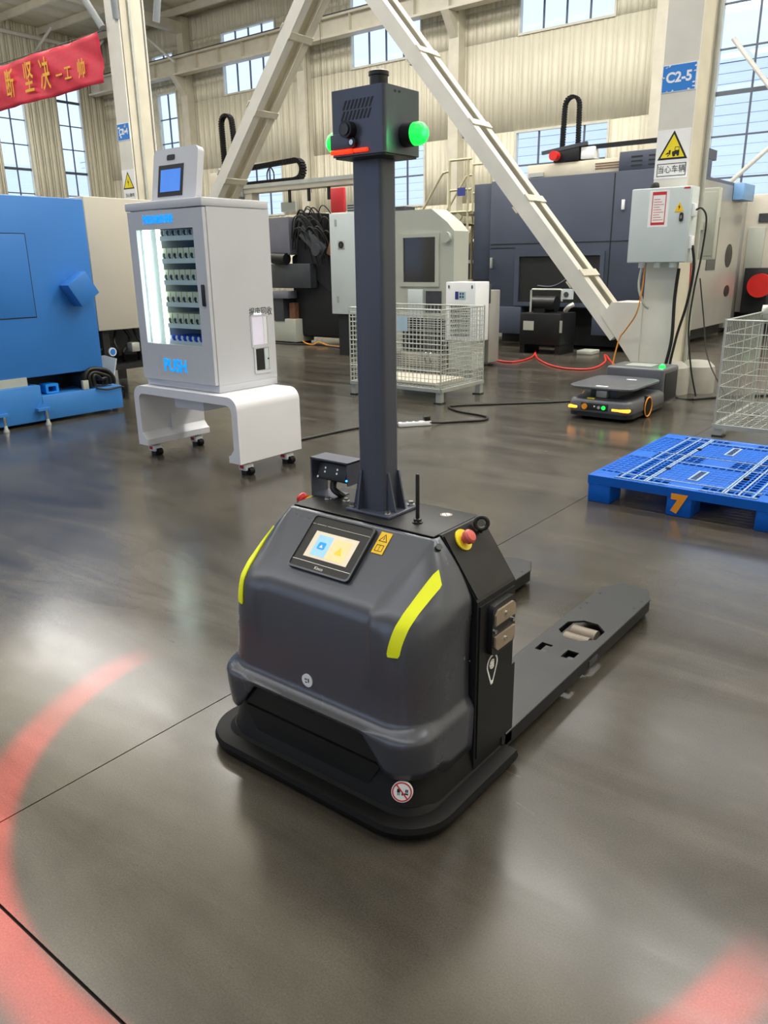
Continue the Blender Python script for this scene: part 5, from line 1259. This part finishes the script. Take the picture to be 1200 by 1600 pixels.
# white air-conditioner cabinet behind the cage
ac = thing('cooling_cabinet', 'white cooling cabinet with a perforated front behind the mesh cage', 'cabinet', (-5.75, 9.15, 0))
B().box(-5.98, -5.52, 9.0, 9.35, .38, 1.14, bev=.008).build('cabinet_body', 'white', ac)
B().box(-5.93, -5.57, 9.02, 9.33, .0, .38).build('stand', 'greyg', ac)
B().box(-5.90, -5.60, 8.996, 9.0, .44, .85).build('perforated_grille', 'zinc', ac)
b = B()
for i in range(9):
    for j in range(13): b.prism(circ(-5.885+.034*i+(.017 if j % 2 else 0), .458+.031*j, .010, 6), FXZ(8.996), 0, .001)
o = b.build('grille_holes', 'darkgrey', ac); o['kind'] = 'stuff'
B().box(-5.83, -5.78, 8.994, 9.0, .92, 1.02).build('blue_logo', mat('navy_print', (50, 60, 130), .5), ac)
B().box(-5.77, -5.67, 8.995, 9.0, .92, 1.02).build('teal_label', mat('teal_print', (170, 205, 200), .5), ac)
for k in range(4): B().box(-5.76+.04*(k % 2), -5.735+.04*(k % 2), 8.993, 8.995, .94+.04*(k//2), .965+.04*(k//2)).build('label_print', mat('navy_print', (50, 60, 130), .5), ac)
for x in (-5.93, -5.57): B().box(x-.008, x+.008, 8.99, 9.0, 1.06, 1.10).build('latch', 'darkgrey', ac)
gb = thing('grey_machine_base', 'grey-green machine base beside the white cooling cabinet', 'machine', (-5.69, 9.6, 0))
B().box(-5.80, -5.58, 9.47, 9.75, .05, 1.02, bev=.01).build('body', 'cncs', gb)
B().box(-5.76, -5.56, 9.42, 9.47, .85, 1.10, bev=.01).build('dark_cap', 'darkgrey', gb)
B().cyl((-5.62, 9.42, .92), (-5.62, 9.37, .92), .03, 12).build('knob', 'blackp', gb)

# dark lathe left of the mast
dm = thing('dark_machine', 'dark cable-draped machine between the vending cabinet and the white control cabinet', 'machine', (-10.0, 11, 0))
B().box(-10.4, -9.0, 10.6, 12.0, .12, 1.55, bev=.06).build('bed', 'cncd', dm)
B().prism([(-10.2, 1.4), (-8.9, .6), (-8.9, 2.05), (-9.4, 2.2), (-10.1, 2.25)], FXZ(10.55), -.8, 0).build('head_casting', 'cncd', dm)
B().box(-10.75, -10.22, 10.4, 10.9, 1.55, 2.18, bev=.02).build('grey_cover', mat('lilac_grey_cover', (112, 114, 128), .4), dm)
B().cyl((-10.62, 10.38, 1.50), (-10.28, 10.38, 1.48), .10, 18).build('motor', 'blackm', dm)
B().box(-10.75, -9.75, 10.4, 10.6, .98, 1.40, bev=.02).build('front_plate', 'darkgrey', dm)
B().box(-10.72, -10.28, 10.35, 10.6, .80, .93, bev=.01).build('lilac_bracket', mat('lilac_grey_cover', (112, 114, 128), .4), dm)
B().box(-10.72, -10.45, 10.4, 10.7, .4, .8).build('leg_block', 'darkgrey', dm)
B().box(-10.40, -10.26, 10.5, 10.6, .42, .72).build('copper_block', 'copper', dm)
b = B(); b.M = Matrix.Translation((-9.62, 10.45, 1.75)) @ Matrix.Rotation(radians(38), 4, 'Y'); b.box(-.35, .30, -.1, .1, -.12, .12, bev=.02); b.build('slanted_arm', 'darkgrey', dm)
B().cyl((-9.5, 10.38, 1.62), (-9.5, 10.28, 1.62), .10, 18).build('spindle', 'darkgrey', dm)
for k in range(24):
    r_ = random.Random(80+k); x = -10.1+r_.uniform(0, .95); zt_ = r_.uniform(1.9, 2.35)
    B().tube([(x-.15, 10.42, zt_-.35), (x-.05, 10.36, zt_-.08), (x+.1, 10.32, zt_), (x+.25, 10.36, zt_-.2), (x+.3+r_.uniform(-.1, .1), 10.42, zt_-.6)], r_.uniform(.009, .018), 7).build('hose', ['cable', 'cncd', 'cable'][k % 3], dm)
b = B(); b.M = Matrix.Translation((-9.05, 10.4, 1.85)) @ Matrix.Rotation(radians(25), 4, 'Y'); b.box(-.12, .12, -.05, .05, -.38, .3, bev=.01); b.build('brown_shield', 'copper', dm)
gx_ = thing('grey_floor_box', 'low grey-green box on the floor right of the vending cabinet', 'box', (-10.45, 10.6, 0))
B().box(-10.95, -10.18, 10.42, 10.9, .03, .44, bev=.012).build('box_body', 'greyg', gx_); B().box(-10.9, -10.22, 10.46, 10.86, 0, .03).build('plinth', 'cncd', gx_)
cable('floor_cable', 'black cable loosely lying before the dark machine', [(-10.7, 10.32, .012), (-10.2, 10.28, .012), (-9.7, 10.45, .012), (-9.2, 10.3, .012), (-8.7, 10.2, .012), (-8.5, 9.9, .012)], .016)
cable('floor_cable', 'yellow-green cable on the floor under the dark machine', [(-10.1, 10.5, .05), (-9.85, 10.35, .03), (-9.7, 10.35, .02), (-9.6, 10.4, .06), (-9.3, 10.35, .02), (-8.9, 10.4, .012)], .012, 'orgcable')
# gantry with horizontal drag chain
gn = thing('gantry_beam', 'grey gantry beam carrying a drag chain left of the mast', 'beam', (-10, 10.4, 2.6))
B().box(-11.25, -8.6, 10.3, 10.52, 2.60, 2.72, bev=.006).build('beam_body', 'steel_t', gn)
B().box(-11.25, -8.6, 10.27, 10.30, 2.68, 2.74).build('cable_tray', 'zinc', gn)
B().box(-11.32, -11.2, 10.25, 10.55, 2.55, 2.78, bev=.01).build('end_plate', 'greytube', gn)
for x in (-10.1, -9.65, -9.2): B().box(x-.02, x+.02, 10.32, 10.36, 2.40, 2.60).build('hanger', 'black', gn)
B().box(-11.2, -11.02, 10.32, 10.5, 0, 2.6).build('leg', 'steel_t', gn)
B().box(-10.6, -10.25, 10.62, 10.66, 2.28, 2.44).build('vent_plate', 'greyg', gn)
arc = [(-11.15, 10.38, 3.02), (-10.0, 10.38, 3.06)]+[(-9.95+.15*sin(t), 10.38, 2.915+.15*cos(t)) for t in [pi*i/10 for i in range(11)]]+[(-10.0, 10.38, 2.76), (-11.15, 10.38, 2.76)]
tag(chain(arc, .12, .07, n=74).build('drag_chain', 'matt'), 'black drag chain lying in a flat loop on the gantry beam', 'drag chain', 'drag chains')
tag(B().tube([(-10.62, 10.34, 2.76), (-10.62, 10.34, 2.9), (-10.54, 10.34, 2.99), (-10.46, 10.34, 2.9), (-10.46, 10.34, 2.76)], .012, 8).build('cable_loop', 'cable'), 'small black cable loop standing up inside the flat drag chain', 'cable', 'cables')
arc = [(-11.74, 10.38, 3.02), (-11.76, 10.38, 3.75)]+[(-11.62-.14*cos(t), 10.38, 3.80+.13*sin(t)) for t in [pi*i/8 for i in range(9)]]+[(-11.46, 10.38, 3.6), (-11.43, 10.38, 3.03)]
tag(chain(arc, .10, .05, n=52).build('drag_chain', 'matt'), 'black drag chain in an upright hook shape behind the left brace', 'drag chain', 'drag chains')
gl = thing('gantry_slide', 'cream gantry slide box behind the foot of the left brace', 'slide', (-11.6, 10.4, 2.4))
B().box(-12.1, -11.36, 10.3, 10.56, 2.2, 3.0, bev=.01).build('slide_body', 'beige', gl); B().box(-11.75, -11.42, 10.26, 10.30, 2.62, 2.92).build('dark_plate', 'black', gl)

# stair and platform beside the machining centre
sr = thing('access_stair', 'cream tubular stair and railing left of the slate-blue machine', 'stair', (-8.0, 12.5, 0))
SYA, SYB = 12.0, 12.75
for y in (SYA, SYB):
    o_ = -.0
    for x in (-7.92, -7.55):
        B().tube([(x, y, 0), (x, y, 3.02)], .022, 8, 1).build('post', 'stair', sr)
    for z in (3.02, 2.55, 2.2): B().tube([(-7.92, y, z), (-7.48, y, z)], .02, 8, 1).build('rail', 'stair', sr)
    B().tube([(-7.92, y, 2.85), (-8.02, y, 2.84), (-8.15, y, 2.72), (-8.85, y, 1.75)], .02, 8, 4).build('handrail', 'stair', sr)
    B().bar((-7.7, y, 2.16), (-8.6, y, .9), .03, .12).build('stringer', 'stair', sr)
    B().bar((-8.6, y, .9), (-9.1, y, .15), .03, .12).build('stringer', 'stair', sr)
for k in range(8): B().box(-7.95-.17*k-.1, -7.95-.17*k+.1, SYA, SYB, 2.0-.24*k, 2.03-.24*k).build('tread', 'stair', sr)
B().box(-7.92, -7.48, SYA, SYB, 2.16, 2.2).build('platform', 'stair', sr)
B().box(-7.92, -7.48, SYA, SYB, 1.04, 1.08).build('lower_platform', 'stair', sr)
B().box(-7.74, -7.58, 11.96, 11.965, 2.45, 2.58).build('blue_sign', mat('navy_print', (50, 60, 130), .5), sr)
tag(B().box(-7.3, -7.06, 12.4, 12.6, 2.645, 3.0, bev=.01).build('socket_cabinet', 'white'), 'small white socket cabinet on top of the slate-blue machine', 'cabinet')
b = B()
dk_ = thing('dark_workbench', 'dark equipment seen through the stair frame', 'machine', (-8.3, 13.6, 0))
B().box(-9.0, -7.6, 13.3, 14.2, .1, 1.75, bev=.03).build('cabinet_body', 'cncd', dk_); B().box(-8.6, -8.2, 13.28, 13.3, 1.36, 1.42).build('pale_strip', 'zinc', dk_)  # pale metal strip across the dark cabinet front

# right edge machines
rm = thing('beige_lathe', 'beige lathe beyond the numbered column at the right edge', 'machine', (-3.4, 16, 0))
B().box(-4.35, -3.1, 16.0, 18.0, .35, 2.55, bev=.015).build('housing', 'beige', rm)
B().box(-4.25, -3.2, 16.1, 17.9, 0, .35).build('plinth', 'cncd', rm)
B().box(-3.86, -3.55, 15.95, 16.0, 1.0, 1.95, bev=.008).build('door_panel', 'greyg', rm)
B().box(-3.7, -3.2, 15.96, 16.0, 2.05, 2.2).build('top_slot', 'darkgrey', rm)
B().box(-3.75, -3.3, 15.6, 16.0, .35, 1.2, bev=.01).build('dark_carriage', 'cncd', rm)
B().cyl((-3.42, 15.6, .88), (-3.42, 15.45, .88), .22, 24).build('red_chuck', 'red', rm)
rm.location.x -= .45; rm.location.y += 1.15
lo_ = thing('louvred_cabinet', 'narrow grey louvred cabinet between the slate-blue machine and the beige lathe', 'cabinet', (-4.6, 16.3, 0))
B().box(-4.78, -4.33, 16.2, 16.9, .1, 2.72, bev=.01).build('cabinet_body', 'cncs', lo_)
for k in range(5): B().box(-4.73, -4.35, 16.194, 16.2, 2.35+.06*k, 2.38+.06*k).build('louvre', 'black', lo_)
B().box(-4.75, -4.38, 16.19, 16.2, .8, 2.25).build('dark_door', 'cncd', lo_)
for k, (a, c) in enumerate((((-5.75, 19.7, 5.9), (-4.6, 19.7, 4.5)), ((-5.6, 19.7, 2.9), (-4.7, 19.7, 3.7)))):
    tag(B().tube([a, c], .05, 10, 1).build('window_brace', 'steel_w'), ['white tubular brace across the upper part of the right-hand window', 'white tubular brace across the lower part of the right-hand window'][k], 'brace', 'window braces')
for k in range(2):
    tag(B().tube([(-15.3+.5*k, 16.5, 9.3), (-15.3+.5*k, 16.5, 3.2)], .006, 6, 1).build('hanging_wire', 'cable'), ['thin hanging wire above the sensor head, left one', 'thin hanging wire above the sensor head, right one'][k], 'wire', 'hanging wires')
ch_ = thing('crane_hoist', 'dark crane end-carriage at the top left corner', 'crane', (-20, 10, 6.6))
B().box(-21.2, -16.9, 9.0, 9.5, 6.75, 7.1, bev=.03).build('girder', 'darkgrey', ch_); B().cyl((-18.2, 8.95, 6.9), (-18.2, 8.8, 6.9), .2, 20).build('wheel', 'blackm', ch_)
